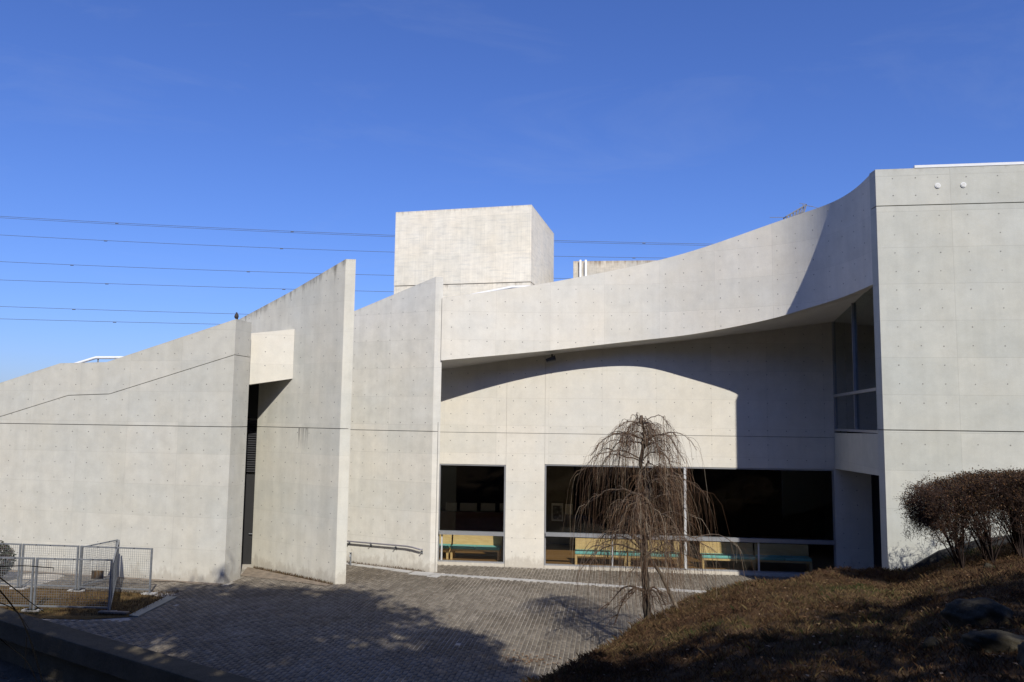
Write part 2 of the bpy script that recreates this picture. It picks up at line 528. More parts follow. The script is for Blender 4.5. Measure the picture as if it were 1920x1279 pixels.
class MB:
    """Collects boxes, tubes, prisms into one mesh."""
    def __init__(self):
        self.V, self.F = [], []

    def add(self, V, F):
        b = len(self.V)
        self.V += [tuple(v) for v in V]
        self.F += [tuple(i + b for i in f) for f in F]
        return self

    def box(self, c, s, rz=0.0, M=None):
        cx, cy, cz = c
        hx, hy, hz = s[0] / 2, s[1] / 2, s[2] / 2
        cr, sr = math.cos(rz), math.sin(rz)
        V = []
        for z in (-hz, hz):
            for x, y in ((-hx, -hy), (hx, -hy), (hx, hy), (-hx, hy)):
                v = Vector((cx + x * cr - y * sr, cy + x * sr + y * cr, cz + z))
                V.append(M @ v if M else v)
        return self.add(V, [(3, 2, 1, 0), (4, 5, 6, 7), (0, 1, 5, 4), (1, 2, 6, 5), (2, 3, 7, 6), (3, 0, 4, 7)])

    def prism(self, poly, z0, z1):
        n = len(poly)
        V = [(x, y, z0) for x, y in poly] + [(x, y, z1) for x, y in poly]
        F = [tuple(range(n))[::-1], tuple(range(n, 2 * n))] + [(i, (i + 1) % n, n + (i + 1) % n, n + i) for i in range(n)]
        return self.add(V, F)

    def tube(self, pts, rad, n=8, caps=True):
        pts = [Vector(p) for p in pts]
        if not hasattr(rad, '__len__'):
            rad = [rad] * len(pts)
        V, F = [], []
        prev = None
        for i, p in enumerate(pts):
            d = (pts[min(i + 1, len(pts) - 1)] - pts[max(i - 1, 0)])
            d = d.normalized() if d.length > 1e-9 else Vector((0, 0, 1))
            if prev is None:
                a = Vector((0, 0, 1)) if abs(d.z) < 0.9 else Vector((1, 0, 0))
                x = d.cross(a).normalized()
            else:
                x = (prev - d * prev.dot(d))
                x = x.normalized() if x.length > 1e-6 else d.orthogonal().normalized()
            prev = x
            y = d.cross(x)
            for k in range(n):
                an = 2 * math.pi * k / n
                V.append(p + (x * math.cos(an) + y * math.sin(an)) * rad[i])
        for i in range(len(pts) - 1):
            for k in range(n):
                k2 = (k + 1) % n
                F.append((i * n + k, i * n + k2, (i + 1) * n + k2, (i + 1) * n + k))
        if caps:
            F.append(tuple(range(n))[::-1])
            F.append(tuple(range((len(pts) - 1) * n, len(pts) * n)))
        return self.add(V, F)

    def bar(self, a, b, w, h=None):
        """Rectangular bar between two points."""
        a, b = Vector(a), Vector(b)
        h = h or w
        d = (b - a).normalized()
        up = Vector((0, 0, 1)) if abs(d.z) < 0.95 else Vector((0, 1, 0))
        x = d.cross(up).normalized()
        y = x.cross(d)
        V = [p + x * sx * w / 2 + y * sy * h / 2 for p in (a, b) for sx, sy in ((-1, -1), (1, -1), (1, 1), (-1, 1))]
        return self.add(V, [(3, 2, 1, 0), (4, 5, 6, 7), (0, 1, 5, 4), (1, 2, 6, 5), (2, 3, 7, 6), (3, 0, 4, 7)])

    def build(self, name, mat, parent=None, keep_world=True, smooth=False, bevel=0.0, kind=None, label=None):
        o = obj(name, mesh_data(name, self.V, self.F, mat, smooth=smooth), parent, keep_world)
        if bevel:
            bv = o.modifiers.new('bevel', 'BEVEL')
            bv.width = bevel
            bv.segments = 2
            bv.limit_method = 'ANGLE'
        return tag(o, label, kind=kind)


def v2(p):
    return np.array(p[:2], dtype=float)


def slab(name, fa, fb, ba, bb, prof, mat, parent, s_off=0.0, top_ref=None):
    """Upright slab: front foot line fa-fb, back foot line ba-bb; prof = [(t, zbottom, ztop)] along the line."""
    fa, fb, ba, bb = map(v2, (fa, fb, ba, bb))
    L = np.linalg.norm(fb - fa)
    V, F, UV, TV = [], [], [], []
    tops = top_ref or [(t, zt) for t, zb, zt in prof]
    tx, ty = [q[0] for q in tops], [q[1] for q in tops]

    def face(pts, us):
        i = len(V)
        V.extend(pts)
        F.append(tuple(range(i, i + len(pts))))
        for p, (u, t) in zip(pts, us):
            UV.append((u, p[2]))
            TV.append((u, float(np.interp(t, tx, ty)) - p[2]))

    def P(base_a, base_b, t, z):
        q = base_a + (base_b - base_a) * t
        return (q[0], q[1], z)

    th = np.linalg.norm(ba - fa)
    for (t0, b0, h0), (t1, b1, h1) in zip(prof[:-1], prof[1:]):
        s0, s1 = t0 * L + s_off, t1 * L + s_off
        fb0, fb1, ft1, ft0 = P(fa, fb, t0, b0), P(fa, fb, t1, b1), P(fa, fb, t1, h1), P(fa, fb, t0, h0)
        kb0, kb1, kt1, kt0 = P(ba, bb, t0, b0), P(ba, bb, t1, b1), P(ba, bb, t1, h1), P(ba, bb, t0, h0)
        face([fb0, fb1, ft1, ft0], [(s0, t0), (s1, t1), (s1, t1), (s0, t0)])
        face([kb1, kb0, kt0, kt1], [(s1 + 7, t1), (s0 + 7, t0), (s0 + 7, t0), (s1 + 7, t1)])
        face([ft0, ft1, kt1, kt0], [(s0, t0), (s1, t1), (s1, t1), (s0, t0)])
        face([fb1, fb0, kb0, kb1], [(s1, t1), (s0, t0), (s0, t0), (s1, t1)])
    for t, b, h in (prof[0], prof[-1]):
        s = t * L + s_off
        face([P(fa, fb, t, b), P(ba, bb, t, b), P(ba, bb, t, h), P(fa, fb, t, h)], [(s, t), (s - th, t), (s - th, t), (s, t)])
    me = mesh_data(name, V, F, mat, UV, TV)
    bm = bmesh.new()
    bm.from_mesh(me)
    bmesh.ops.remove_doubles(bm, verts=bm.verts, dist=1e-4)
    bmesh.ops.recalc_face_normals(bm, faces=bm.faces)
    bm.to_mesh(me)
    bm.free()
    return obj(name, me, parent)


def plugs(points, normal, parent, rad=0.0165):
    """Mortar plugs of the formwork tie holes: little dished discs standing 2 mm proud."""
    mb = MB()
    for q, (p, nrm) in enumerate(zip(points, normal)):
        p, nrm = Vector(p), Vector(nrm).normalized()
        x = Vector((0, 0, 1)).cross(nrm).normalized()
        y = nrm.cross(x)
        r = rad * random.uniform(0.8, 1.15)
        p = p + nrm * 0.003
        V = [p + (x * math.cos(a) + y * math.sin(a)) * r for a in [k * math.pi / 4 for k in range(8)]]
        V += [p - nrm * 0.02 + (x * math.cos(a) + y * math.sin(a)) * r for a in [k * math.pi / 4 for k in range(8)]]
        mb.add(V, [tuple(range(8))] + [(8 + k, 8 + (k + 1) % 8, (k + 1) % 8, k) for k in range(8)])
    return mb.build('tie_hole_plugs', 'plug', parent, kind='stuff')


def wall_plugs(a, b, ss, zs, parent, top=None, avoid=None, jit=0.008):
    a, b = v2(a), v2(b)
    u = (b - a) / np.linalg.norm(b - a)
    n = np.array([u[1], -u[0]])
    if n[1] > 0:
        n = -n
    P, NN = [], []
    for s in ss:
        for z in zs:
            if top and z > top(s) - 0.1:
                continue
            if avoid and avoid(s, z):
                continue
            q = a + u * (s + random.uniform(-jit, jit))
            P.append((q[0], q[1], z + random.uniform(-jit, jit)))
            NN.append((n[0], n[1], 0))
    return plugs(P, NN, parent)


def np_mesh(name, V, Q, mat, rnd=None):
    """Big mesh from numpy arrays: V (n,3), Q (m,k) faces of k corners."""
    me = bpy.data.meshes.new(name)
    V = np.asarray(V, dtype=np.float32)
    Q = np.asarray(Q, dtype=np.int32)
    mq, kq = Q.shape
    me.vertices.add(len(V))
    me.vertices.foreach_set('co', V.ravel())
    me.loops.add(mq * kq)
    me.loops.foreach_set('vertex_index', Q.ravel())
    me.polygons.add(mq)
    me.polygons.foreach_set('loop_start', np.arange(0, mq * kq, kq, dtype=np.int32))
    if rnd is not None:
        at = me.attributes.new('rnd', 'FLOAT', 'FACE')
        at.data.foreach_set('value', np.asarray(rnd, dtype=np.float32))
    me.materials.append(MC[mat])
    me.update(calc_edges=True)
    me.validate()
    return me


# ------------------------------------------------------------------ the ground
def sheet(name, poly, z, mat, label=None):
    me = mesh_data(name, [(x, y, z) for x, y in poly], [tuple(range(len(poly)))], mat)
    o = obj(name, me)
    return tag(o, label, kind='structure')


sheet('ground', [(-900, -900), (900, -900), (900, 1500), (-900, 1500)], -1.3, 'terrain')

# retaining ledge along the lane, lower left
LA, LB = v2((-24.0, 27.05)), v2((-1.0, 11.9))            # front edge of the ledge
lu = (LB - LA) / np.linalg.norm(LB - LA)
ln = np.array([-lu[1], lu[0]])                           # towards the plaza
if ln[1] < 0:
    ln = -ln
P1, P2 = LA + ln * 0.4, LB + ln * 0.4
plaza_poly = [tuple(P2), (14, 11.0), (14, 46), (-40, 46), (-40, P1[1] + 0.0), tuple(P1)]
plaza = MB().prism(plaza_poly, -1.25, -0.012).build('plaza', 'mortar')
tag(plaza, kind='structure')
lane_poly = [(-40, -10), (-3, -10), (0, 12.2), tuple(LB + ln * 0.35), tuple(LA + ln * 0.35), (-40, 30)]
lane = sheet('lane', lane_poly, -0.85, 'lane')

lt = thing('retaining_ledge', 'long dark weathered concrete ledge between the sunken lane and the paved plaza', 'ledge', (LA[0], LA[1], -0.85))
mbl = MB()
mbl.prism([tuple(LA), tuple(LB), tuple(LB + ln * 0.62), tuple(LA + ln * 0.62)], -0.24, 0.17)
mbl.build('coping_slab', 'ledge', lt, bevel=0.02)
MB().prism([tuple(LA + ln * 0.3), tuple(LB + ln * 0.3), tuple(LB + ln * 0.55), tuple(LA + ln * 0.55)], -1.2, -0.243).build('foot_wall', 'ledge', lt)

# paving bricks: rows aligned with the hall
ROT = R(-7.0)
BWD, BLN, JT = 0.104, 0.214, 0.012
cr, sr = math.cos(ROT), math.sin(ROT)
gx = np.arange(-20, 16, BWD)
gy = np.arange(9, 34, BLN)
GX, GY = np.meshgrid(gx, gy)
GY = GY + (np.round((GX - gx[0]) / BWD) % 2) * BLN / 2
WX = GX * cr - (GY - 20) * sr
WY = GX * sr + (GY - 20) * cr + 20


def in_plaza(x, y):
    d = (x - P1[0]) * ln[0] + (y - P1[1]) * ln[1]
    ok = d > 0.28
    ok &= y < 27.05 - 0.121 * (x + 2.29) + 0.62 - 0.1 + np.where(x < -2.5, 1.4, 0)        # hall front
    ok &= y < 23.95 + np.where(x > -8.2, 9, 0) - 0.235 * np.where(x > -8.2, 0, x + 8.37)  # left wall
    ok &= x < 9.2
    ok &= x > -13.5
    # grass patch under the fence panels
    ok &= ~((x < -9.15) & (y > 19.75) & (y < 22.75))
    # hidden under the mound or below the frame
    ok &= y > 13.6
    ok &= (x < 0.5 + 0.62 * (y - 13.0)) | (y > 21.5)
    return ok


def strip_d(x, y):   # distance from the pale kerb strip in front of the hall
    return (y - 25.94) + 0.272 * (x + 2.19)


msk = in_plaza(WX, WY) & ~((np.abs(strip_d(WX, WY)) < 0.19) & (WX > -2.4) & (WX < 8.2))
bx, by = WX[msk], WY[msk]
nb = len(bx)
brot = ROT + rng.normal(0, 0.012, nb)
bz = rng.normal(0, 0.0022, nb) + 0.006 * np.sin(bx * 1.3 + np.sin(by * 0.7)) * np.sin(by * 1.1)
order = np.argsort(by + 0.15 * np.abs(bx + 1.0))
nearest = order[:300]
rest = order[300:]


def brick_arrays(ix):
    n = len(ix)
    hw, hl = (BWD - JT) / 2, (BLN - JT) / 2
    ch = 0.006
    loc = np.array([[-hw, -hl, -0.012], [hw, -hl, -0.012], [hw, hl, -0.012], [-hw, hl, -0.012],
                    [-hw, -hl, -ch], [hw, -hl, -ch], [hw, hl, -ch], [-hw, hl, -ch],
                    [-hw + ch, -hl + ch, 0.0], [hw - ch, -hl + ch, 0.0], [hw - ch, hl - ch, 0.0], [-hw + ch, hl - ch, 0.0]])
    c, s = np.cos(brot[ix])[:, None], np.sin(brot[ix])[:, None]
    x = bx[ix][:, None] + loc[None, :, 0] * c - loc[None, :, 1] * s
    y = by[ix][:, None] + loc[None, :, 0] * s + loc[None, :, 1] * c
    z = bz[ix][:, None] + np.broadcast_to(loc[None, :, 2], x.shape)
    V = np.stack([x, y, z], -1).reshape(-1, 3)
    q = np.array([[0, 1, 5, 4], [1, 2, 6, 5], [2, 3, 7, 6], [3, 0, 4, 7], [4, 5, 9, 8], [5, 6, 10, 9], [6, 7, 11, 10], [7, 4, 8, 11], [8, 9, 10, 11]])
    Q = (np.arange(n) * 12)[:, None, None] + q[None]
    return V, Q.reshape(-1, 4), np.repeat(rng.random(n), 9), loc, q


V, Q, rr, bloc, bq = brick_arrays(rest)
bs = obj('paving_bricks', np_mesh('paving_bricks', V, Q, 'brick', rr), plaza)
tag(bs, kind='stuff')
one = mesh_data('paving_brick', bloc, bq, 'brick', rnd=[0.0] * 9)
for i in nearest:
    o = bpy.data.objects.new('paving_brick', one)
    COL.objects.link(o)
    o.parent = plaza
    o.location = (bx[i], by[i], bz[i])
    o.rotation_euler = (0, 0, brot[i])

# pale kerb stones set flush in the paving in front of the hall
k0, k1 = v2((-2.35, 25.98)), v2((8.2, 23.11))
ku = (k1 - k0) / np.linalg.norm(k1 - k0)
kang = math.atan2(ku[1], ku[0])
nk = 18
kl = np.linalg.norm(k1 - k0) / nk
kme = mesh_data('kerb_stone', *(lambda mb: (mb.V, mb.F))(MB().box((0, 0, -0.01), (kl - 0.012, 0.2, 0.034))), 'pale_stone')
for i in range(nk):
    c = k0 + ku * kl * (i + 0.5)
    o = bpy.data.objects.new('kerb_stone', kme)
    COL.objects.link(o)
    o.parent = plaza
    o.location = (c[0], c[1], 0.004 + random.uniform(-0.002, 0.002))
    o.rotation_euler = (0, 0, kang)
# pale slabs around the foot of the nearer fin and along the ramp beside it
for (x, y, w, d, a) in [(-2.75, 26.0, 0.75, 0.5, -20), (-3.45, 26.42, 0.7, 0.3, -29), (-4.1, 26.82, 0.75, 0.26, -29), (-4.8, 27.2, 0.75, 0.26, -29), (-5.5, 27.6, 0.75, 0.26, -29), (-2.35, 25.6, 0.35, 0.3, -20)]:
    mb = MB().box((0, 0, -0.008), (w, d, 0.034))
    o = mb.build('paving_slab', 'pale_stone', plaza, keep_world=False)
    o.location = (x, y, 0.006)
    o.rotation_euler = (0, 0, R(a))

# grass patch under the mesh panels and soil against the walls
tag(sheet('grass_patch', [(-20, 20.1), (-10.1, 19.8), (-9.2, 20.1), (-9.25, 22.2), (-10.4, 22.75), (-20, 24.4)], 0.006, 'patch'))
tag(sheet('soil_strip', [(-8.3, 25.3), (-8.55, 26.75), (-5.2, 24.2), (-5.35, 23.95), (-6.4, 24.5)], 0.008, 'soil'))
lo, hi = [], []
for i in range(41):
    sx = 10.0 * i / 40
    px_, py_ = -8.37 - 0.9734 * sx, 24.08 + 0.229 * sx
    w_ = 0.10 + 0.22 * abs(math.sin(i * 1.7)) * abs(math.sin(i * 0.37 + 1)) + 0.06 * random.random()
    lo.append((px_ - 0.229 * w_, py_ - 0.9734 * w_))
    hi.append((px_, py_ + 0.05))
tag(sheet('soil_margin', lo + hi[::-1], 0.009, 'soil'))
tag(sheet('ramp_strip', [(-2.75, 26.3), (-5.7, 27.95), (-5.9, 27.7), (-2.95, 26.12)], 0.012, 'soil'))
tag(MB().prism([(-9.3, 20.16), (-9.03, 20.08), (-8.98, 22.25), (-9.28, 22.28)], -0.02, 0.028).build('cover_plate', 'plate'),
    'long narrow grey-green metal cover plate beside the grass patch', 'cover plate')

# ------------------------------------------------------------------ the mound we look over
CREST = [(-2.6, 8.0, 1.5), (-1.171, 8.0, 1.19), (-0.412, 9.0, 0.81), (-0.16, 9.5, 1.07), (-0.033, 10.4, 1.24), (0.044, 11.4, 1.32), (0.095, 13.4, 1.06), (0.134, 15.5, 0.82),
         (0.168, 17.2, 0.71), (0.225, 18.8, 0.90), (0.29, 19.3, 1.16), (0.342, 19.5, 1.23), (0.394, 19.7, 1.30), (0.43, 19.85, 1.36), (0.455, 19.9, 1.36), (0.475, 19.85, 1.30), (0.49, 19.8, 1.38), (0.526, 19.7, 1.64), (0.579, 19.55, 1.90),
         (0.631, 19.4, 2.08), (0.8, 19.1, 2.5), (1.2, 18.3, 2.8), (2.6, 15.0, 3.0)]
ct = np.array([c[0] for c in CREST])
cy = np.array([c[1] for c in CREST])
cz = np.array([c[2] for c in CREST])


def smooth_interp(x, xs, ys):
    # interpolation, slightly smoothed
    return (np.interp(x - 0.012, xs, ys) + np.interp(x, xs, ys) * 2 + np.interp(x + 0.012, xs, ys)) / 4


def bumpy(x, y):
    return (np.sin(x * 14.3 + 2 * np.sin(y * 3.1)) * np.sin(y * 12.7 + 2 * np.sin(x * 2.7)) * 0.018 + np.sin(x * 1.7 + 0.6) * np.cos(y * 1.3 - 0.4) * 0.05 + np.sin(x * 3.9 - y * 2.7) * 0.028 + np.sin(x * 7.3 + y * 6.1 + 1.0) * 0.012 + np.sin(y * 9.7 - x * 5.0) * 0.008)


def mound_z(X, Y):
    """Height of the mound at plan point(s); Y must be positive."""
    X, Y = np.asarray(X, float), np.asarray(Y, float)
    t = X / np.maximum(Y, 1e-3)
    yc = smooth_interp(t, ct, cy)
    zc = smooth_interp(t, ct, cz)
    s = Y / yc
    inner = zc + (3.3 - zc) * np.power(np.clip(1 - s, 0, 1), 1.25)
    fall = np.clip((s - 1) * yc / 1.9, 0, 1)
    wall_side = np.clip((t - 0.43) / 0.04, 0, 1)             # against the wall the bank does not fall away
    outer = zc - (zc + 0.35) * (fall * fall * (3 - 2 * fall)) * (1 - wall_side)
    z = np.where(s <= 1, inner, outer)
    return z + bumpy(X, Y) * np.clip(1.3 - fall * 1.3, 0, 1)


ts = np.concatenate([np.linspace(-2.6, -0.2, 26), np.linspace(-0.17, 0.80, 150), np.linspace(0.83, 2.6, 26)])
ss = np.concatenate([np.linspace(0.02, 0.9, 90), np.linspace(0.91, 1.12, 36)])
V, F = [], []
for t in ts:
    yc = float(smooth_interp(t, ct, cy))
    for s in ss:
        y = yc * s
        V.append((t * y, y, float(mound_z(t * y, y))))
ns = len(ss)
F = [(i * ns + j, (i + 1) * ns + j, (i + 1) * ns + j + 1, i * ns + j + 1) for i in range(len(ts) - 1) for j in range(ns - 1)]
mound = obj('mound', mesh_data('mound', V, F, 'mound', smooth=True))
tag(mound, kind='structure')
# level ground behind the viewer
sheet('hilltop', [(-40, 0.3), (-40, -60), (60, -60), (60, 0.3)], 3.22, 'mound')


def grass_blades(name, x, y, z, hmin, hmax, w, mat='grass', lean=0.6):
    n = len(x)
    a = rng.random(n) * 2 * np.pi
    h = hmin + (hmax - hmin) * rng.random(n) ** 1.6
    la = rng.random(n) * 2 * np.pi
    lx, ly = np.cos(la) * h * lean * rng.random(n), np.sin(la) * h * lean * rng.random(n)
    dx, dy = np.cos(a) * w, np.sin(a) * w
    b1 = np.stack([x - dx, y - dy, z - 0.01], -1)
    b2 = np.stack([x + dx, y + dy, z - 0.01], -1)
    m1 = np.stack([x + dx * 0.7 + lx * 0.4, y + dy * 0.7 + ly * 0.4, z + h * 0.6], -1)
    tp = np.stack([x + lx, y + ly, z + h * 0.95], -1)
    V = np.stack([b1, b2, m1, tp], 1).reshape(-1, 3)
    Q = (np.arange(n) * 4)[:, None] + np.array([[0, 1, 2, 3]])
    cl = 0.5 + 0.5 * np.sin(x * 1.1 + 0.7 * np.sin(y * 0.9)) * np.cos(y * 0.8 - 0.5 * np.sin(x * 1.3))
    rnd = np.clip(rng.normal(0.45, 0.22, n) + (cl - 0.5) * 0.35 + 0.5 * np.clip(np.sin(x * 0.83 + 2.0) * np.sin(y * 0.71 + x * 0.3) - 0.72, 0, 1) * 3, 0, 1)
    return np_mesh(name, V, Q, mat, rnd)


NG = 250000
t_ = rng.uniform(-0.12, 0.78, NG)
s_ = np.sqrt(rng.uniform(0.30 ** 2, 1.07 ** 2, NG))
yy = smooth_interp(t_, ct, cy) * s_
xx = t_ * yy
clump = np.sin(xx * 5.1 + 1.3 * np.sin(yy * 4.0)) * np.sin(yy * 4.7 + 1.1 * np.sin(xx * 3.7))
keep = rng.random(NG) < 0.62 + 0.38 * clump
xx, yy = xx[keep], yy[keep]
o = obj('mound_grass', grass_blades('mound_grass', xx, yy, mound_z(xx, yy), 0.02, 0.085, 0.0036, lean=1.3))
tag(o, 'short dry brown winter grass covering the mound', 'grass', kind='stuff')

t_ = rng.uniform(-0.02, 0.75, 420)
s_ = np.where(rng.random(420) < 0.45, rng.uniform(0.93, 1.02, 420), rng.uniform(0.5, 1.0, 420))
ty_ = smooth_interp(t_, ct, cy) * s_
tx_ = t_ * ty_
ii = np.repeat(np.arange(420), 46)
gx_ = tx_[ii] + rng.normal(0, 0.055, len(ii))
gy_ = ty_[ii] + rng.normal(0, 0.055, len(ii))
o = obj('grass_tufts', grass_blades('grass_tufts', gx_, gy_, mound_z(gx_, gy_), 0.03, 0.14, 0.0028, lean=1.3))
tag(o, 'longer straw-coloured tufts scattered over the mound', 'grass', kind='stuff')
NP = 9000
px = rng.uniform(-14.5, -9.2, NP)
py = rng.uniform(19.9, 22.9, NP)
k_ = (py > 20.1 - 0.03 * (px + 10))
o = obj('patch_grass', grass_blades('patch_grass', px[k_], py[k_], np.full(k_.sum(), 0.006), 0.02, 0.09, 0.005))
tag(o, 'thin brown grass under the mesh panels', 'grass', kind='stuff')
# dry weeds at the foot of the fin walls
q = rng.random(1400)
wx = np.concatenate([-5.2 - 3.2 * q * 0.98, -2.7 - 2.9 * rng.random(700)])
wy = np.concatenate([24.27 + 2.5 * q - 0.02 - 0.16 * rng.random(1400), np.zeros(700)])
wy[1400:] = 26.3 - 0.545 * (wx[1400:] + 2.6) - 0.03 - 0.12 * rng.random(700)
o = obj('wall_foot_weeds', grass_blades('wall_foot_weeds', wx, wy, np.full(len(wx), 0.005), 0.02, 0.10, 0.005))
tag(o, 'dry weeds along the foot of the fin walls', 'weeds', kind='stuff')


def litter(name, x, y, z, size, label):
    n = len(x)
    a = rng.random(n) * 6.28
    sz = size * (0.6 + 0.8 * rng.random(n))
    c, s = np.cos(a) * sz, np.sin(a) * sz
    h = sz * rng.uniform(-0.2, 0.5, n)
    V = np.stack([np.stack([x + c, y + s, z + 0.012 + 0 * h], -1), np.stack([x - s * 0.5, y + c * 0.5, z + 0.012 + np.abs(h)], -1),
                  np.stack([x - c, y - s, z + 0.014 + 0 * h], -1), np.stack([x + s * 0.5, y - c * 0.5, z + 0.012 + np.abs(h)], -1)], 1).reshape(-1, 3)
    Q = (np.arange(n) * 4)[:, None] + np.array([[0, 1, 2, 3]])
    o = obj(name, np_mesh(name, V, Q, 'litter', rng.random(n)))
    return tag(o, label, 'leaf litter', kind='stuff')


t_ = rng.uniform(0.0, 0.75, 500)
s_ = rng.uniform(0.35, 1.0, 500)
y_ = smooth_interp(t_, ct, cy) * s_
litter('mound_leaves', t_ * y_, y_, mound_z(t_ * y_, y_) + 0.05, 0.03, 'fallen leaves scattered over the grassy mound')
x_ = rng.uniform(-12, 4, 420)
y_ = rng.uniform(14.5, 25, 420)
ok = in_plaza(x_, y_)
litter('plaza_leaves', x_[ok], y_[ok], np.zeros(ok.sum()), 0.022, 'small fallen leaves scattered on the brick plaza')
x_ = rng.normal(0.55, 0.35, 90)
y_ = rng.normal(17.0, 0.22, 90)
litter('drift_leaves', x_, y_, np.zeros(90), 0.035, 'drift of brown leaves on the paving beside the mound')
x_ = rng.uniform(-13, -5, 500)
y_ = LA[1] + (x_ - LA[0]) * lu[1] / lu[0] - rng.random(500) * 2.2 - 0.1
litter('lane_leaves', x_, y_, np.full(500, -0.85), 0.04, 'dead leaves lying on the sunken lane')


# ------------------------------------------------------------------ rocks
def rock(x, y, sx, sy, sz, seed, label, rot=0.0, sink=0.3):
    rs = np.random.default_rng(seed)
    bm = bmesh.new()
    bmesh.ops.create_icosphere(bm, subdivisions=4, radius=1.0)
    dirs = rs.normal(size=(16, 3))
    dirs /= np.linalg.norm(dirs, axis=1)[:, None]
    cut = rs.uniform(0.62, 0.95, 16)
    for v in bm.verts:
        p = np.array(v.co)
        for d, c in zip(dirs, cut):
            k = p @ d
            if k > c:
                p = p - d * (k - c) * 0.85
        p = p * (1 + 0.06 * math.sin(p[0] * 6 + seed) * math.cos(p[1] * 5 + p[2] * 4) + 0.035 * math.sin(p[2] * 13 + p[0] * 11 + seed) + 0.022 * math.sin(p[1] * 23 + p[2] * 19) * math.sin(p[0] * 21))
        v.co = (p[0] * sx, p[1] * sy, p[2] * sz)
    me = bpy.data.meshes.new('rock')
    bm.to_mesh(me)
    bm.free()
    me.materials.append(MC['rock'])
    me.polygons.foreach_set('use_smooth', [True] * len(me.polygons))
    o = obj('rock', me)
    o.location = (x, y, float(mound_z(x, y)) + sz * (1 - 2 * sink) * 0.5)
    o.rotation_euler = (0, 0, rot)
    return tag(o, label, 'rock', 'rocks bedded in the mound')


rock(5.95, 10.35, 0.48, 0.36, 0.29, 3, 'largest dark boulder bedded in the mound below the right hedge', 0.2, 0.36)
rock(4.93, 9.6, 0.14, 0.11, 0.09, 5, 'small dark rock to the left of the largest boulder on the mound', 0.4)
rock(5.1, 8.55, 0.42, 0.3, 0.15, 11, 'flat dark rock in the grass just below the largest boulder', -0.1, 0.42)
rock(5.0, 7.7, 0.32, 0.26, 0.22, 17, 'dark rock low on the mound at the bottom right corner', 0.6, 0.4)
rock(6.35, 9.7, 0.20, 0.2, 0.16, 23, 'dark rock at the right frame edge beside the largest boulder', 0.9)
rock(9.55, 16.3, 0.13, 0.10, 0.09, 29, 'small pale stone under the clipped hedge', 0.1, 0.1)

# ------------------------------------------------------------------ the long left wall
LWa, LWb = v2((-8.37, 24.08)), v2((-8.37, 24.08)) + (v2((-14.15, 25.44)) - v2((-8.37, 24.08))) / 5.938 * 17.0
LWba, LWbb = v2((-8.19, 24.98)), LWb + v2((0.2, 0.95))
LWL = 17.0


def lw_top(s):
    return float(np.interp(s, [0, 4.48, 6.21, 8.47, 17.0], [7.84, 6.55, 6.52, 5.89, 3.5]))


def lw_gr(s):
    return float(np.interp(s, [0, 4.31, 5.82, 8.37, 9.2, 17], [6.75, 5.55, 5.50, 4.80, 4.70, 4.70]))


lw = thing('concrete_wall', 'long pale concrete wall with stepped sloping top behind the mesh panels', 'wall', (-8.37, 24.08, 0))
brk = sorted({0, 4.31, 4.48, 5.82, 6.21, 8.37, 8.47, 9.2, 17.0})
tr = [(s / LWL, lw_top(s)) for s in brk]
g = 0.010
slab('lower_panel', LWa, LWb, LWba, LWbb, [(0, -0.4, 4.585 - g), (1, -0.4, 4.585 - g)], 'left', lw, top_ref=tr)
slab('middle_panel', LWa, LWb, LWba, LWbb, [(s / LWL, 4.585 + g, lw_gr(s) - g) for s in brk if s <= 9.2], 'left', lw, top_ref=tr)
slab('upper_panel', LWa, LWb, LWba, LWbb, [(s / LWL, (lw_gr(s) if s < 9.2 else 4.6) + g, max(lw_top(s), 4.65)) for s in brk], 'left', lw, top_ref=tr)
ctr = (LWa + LWb) / 2
slab('wall_core', LWa + (0.012, 0.05), LWb + (0, 0.05), LWba + (-0.05, -0.05), LWbb + (0, -0.05), [(s / LWL + (0.0026 if s == 0 else 0), -0.3, max(lw_top(s), 4.65) - 0.06) for s in brk], 'groove', lw)
zs_l = [7.28 - 0.477 * k for k in range(16)]
zs_l = [z - 0.055 if z < 4.6 else z for z in zs_l] + [7.74]
wall_plugs(LWa, LWb, [0.31 + 0.585 * k for k in range(16)], zs_l, lw, top=lambda s: lw_top(s))
# plugs on the return face
ru = (LWba - LWa) / np.linalg.norm(LWba - LWa)
plugs([(LWa[0] + ru[0] * s, LWa[1] + ru[1] * s, z) for s in (0.22, 0.78) for z in zs_l if z < 7.5], [(ru[1], -ru[0], 0)] * 64, lw, 0.015)
# roof slope behind the wall
mb = MB()
mb.add([(-9.0, 25.2, 6.6), (-24, 28.7, 2.6), (-24, 40, 2.6), (-9.0, 40, 6.6)], [(0, 1, 2, 3)])
mb.build('roof_slab', 'soffit', lw)

lv = thing('wall_louvre', 'narrow dark louvre high in the gap beside the long left wall', 'louvre', (-9.1, 27.3, 3.0))
for k in range(22):
    z = 3.05 + k * 0.078
    MB().add([(-9.5, 27.24, z), (-8.45, 27.24, z), (-8.45, 27.30, z + 0.055), (-9.5, 27.30, z + 0.055), (-9.5, 27.25, z - 0.008), (-8.45, 27.25, z - 0.008), (-8.45, 27.31, z + 0.047), (-9.5, 27.31, z + 0.047)],
             [(0, 1, 2, 3), (7, 6, 5, 4), (0, 4, 5, 1), (1, 5, 6, 2), (2, 6, 7, 3), (3, 7, 4, 0)]).build('slat', 'dark_metal', lv)
MB().box((-9.0, 27.34, 3.9), (1.15, 0.03, 1.80)).build('backing', 'dark_metal', lv)
sd_ = thing('recess_shade_panel', 'added black panels standing in for shade in the gap behind the drain pipe', 'door', (-9.0, 27.36, 0))  # added black panels; the shade of the gap is put into their colour
MB().box((-9.0, 27.36, 1.45), (1.25, 0.05, 3.05)).build('lower_shade_panel', 'black', sd_)
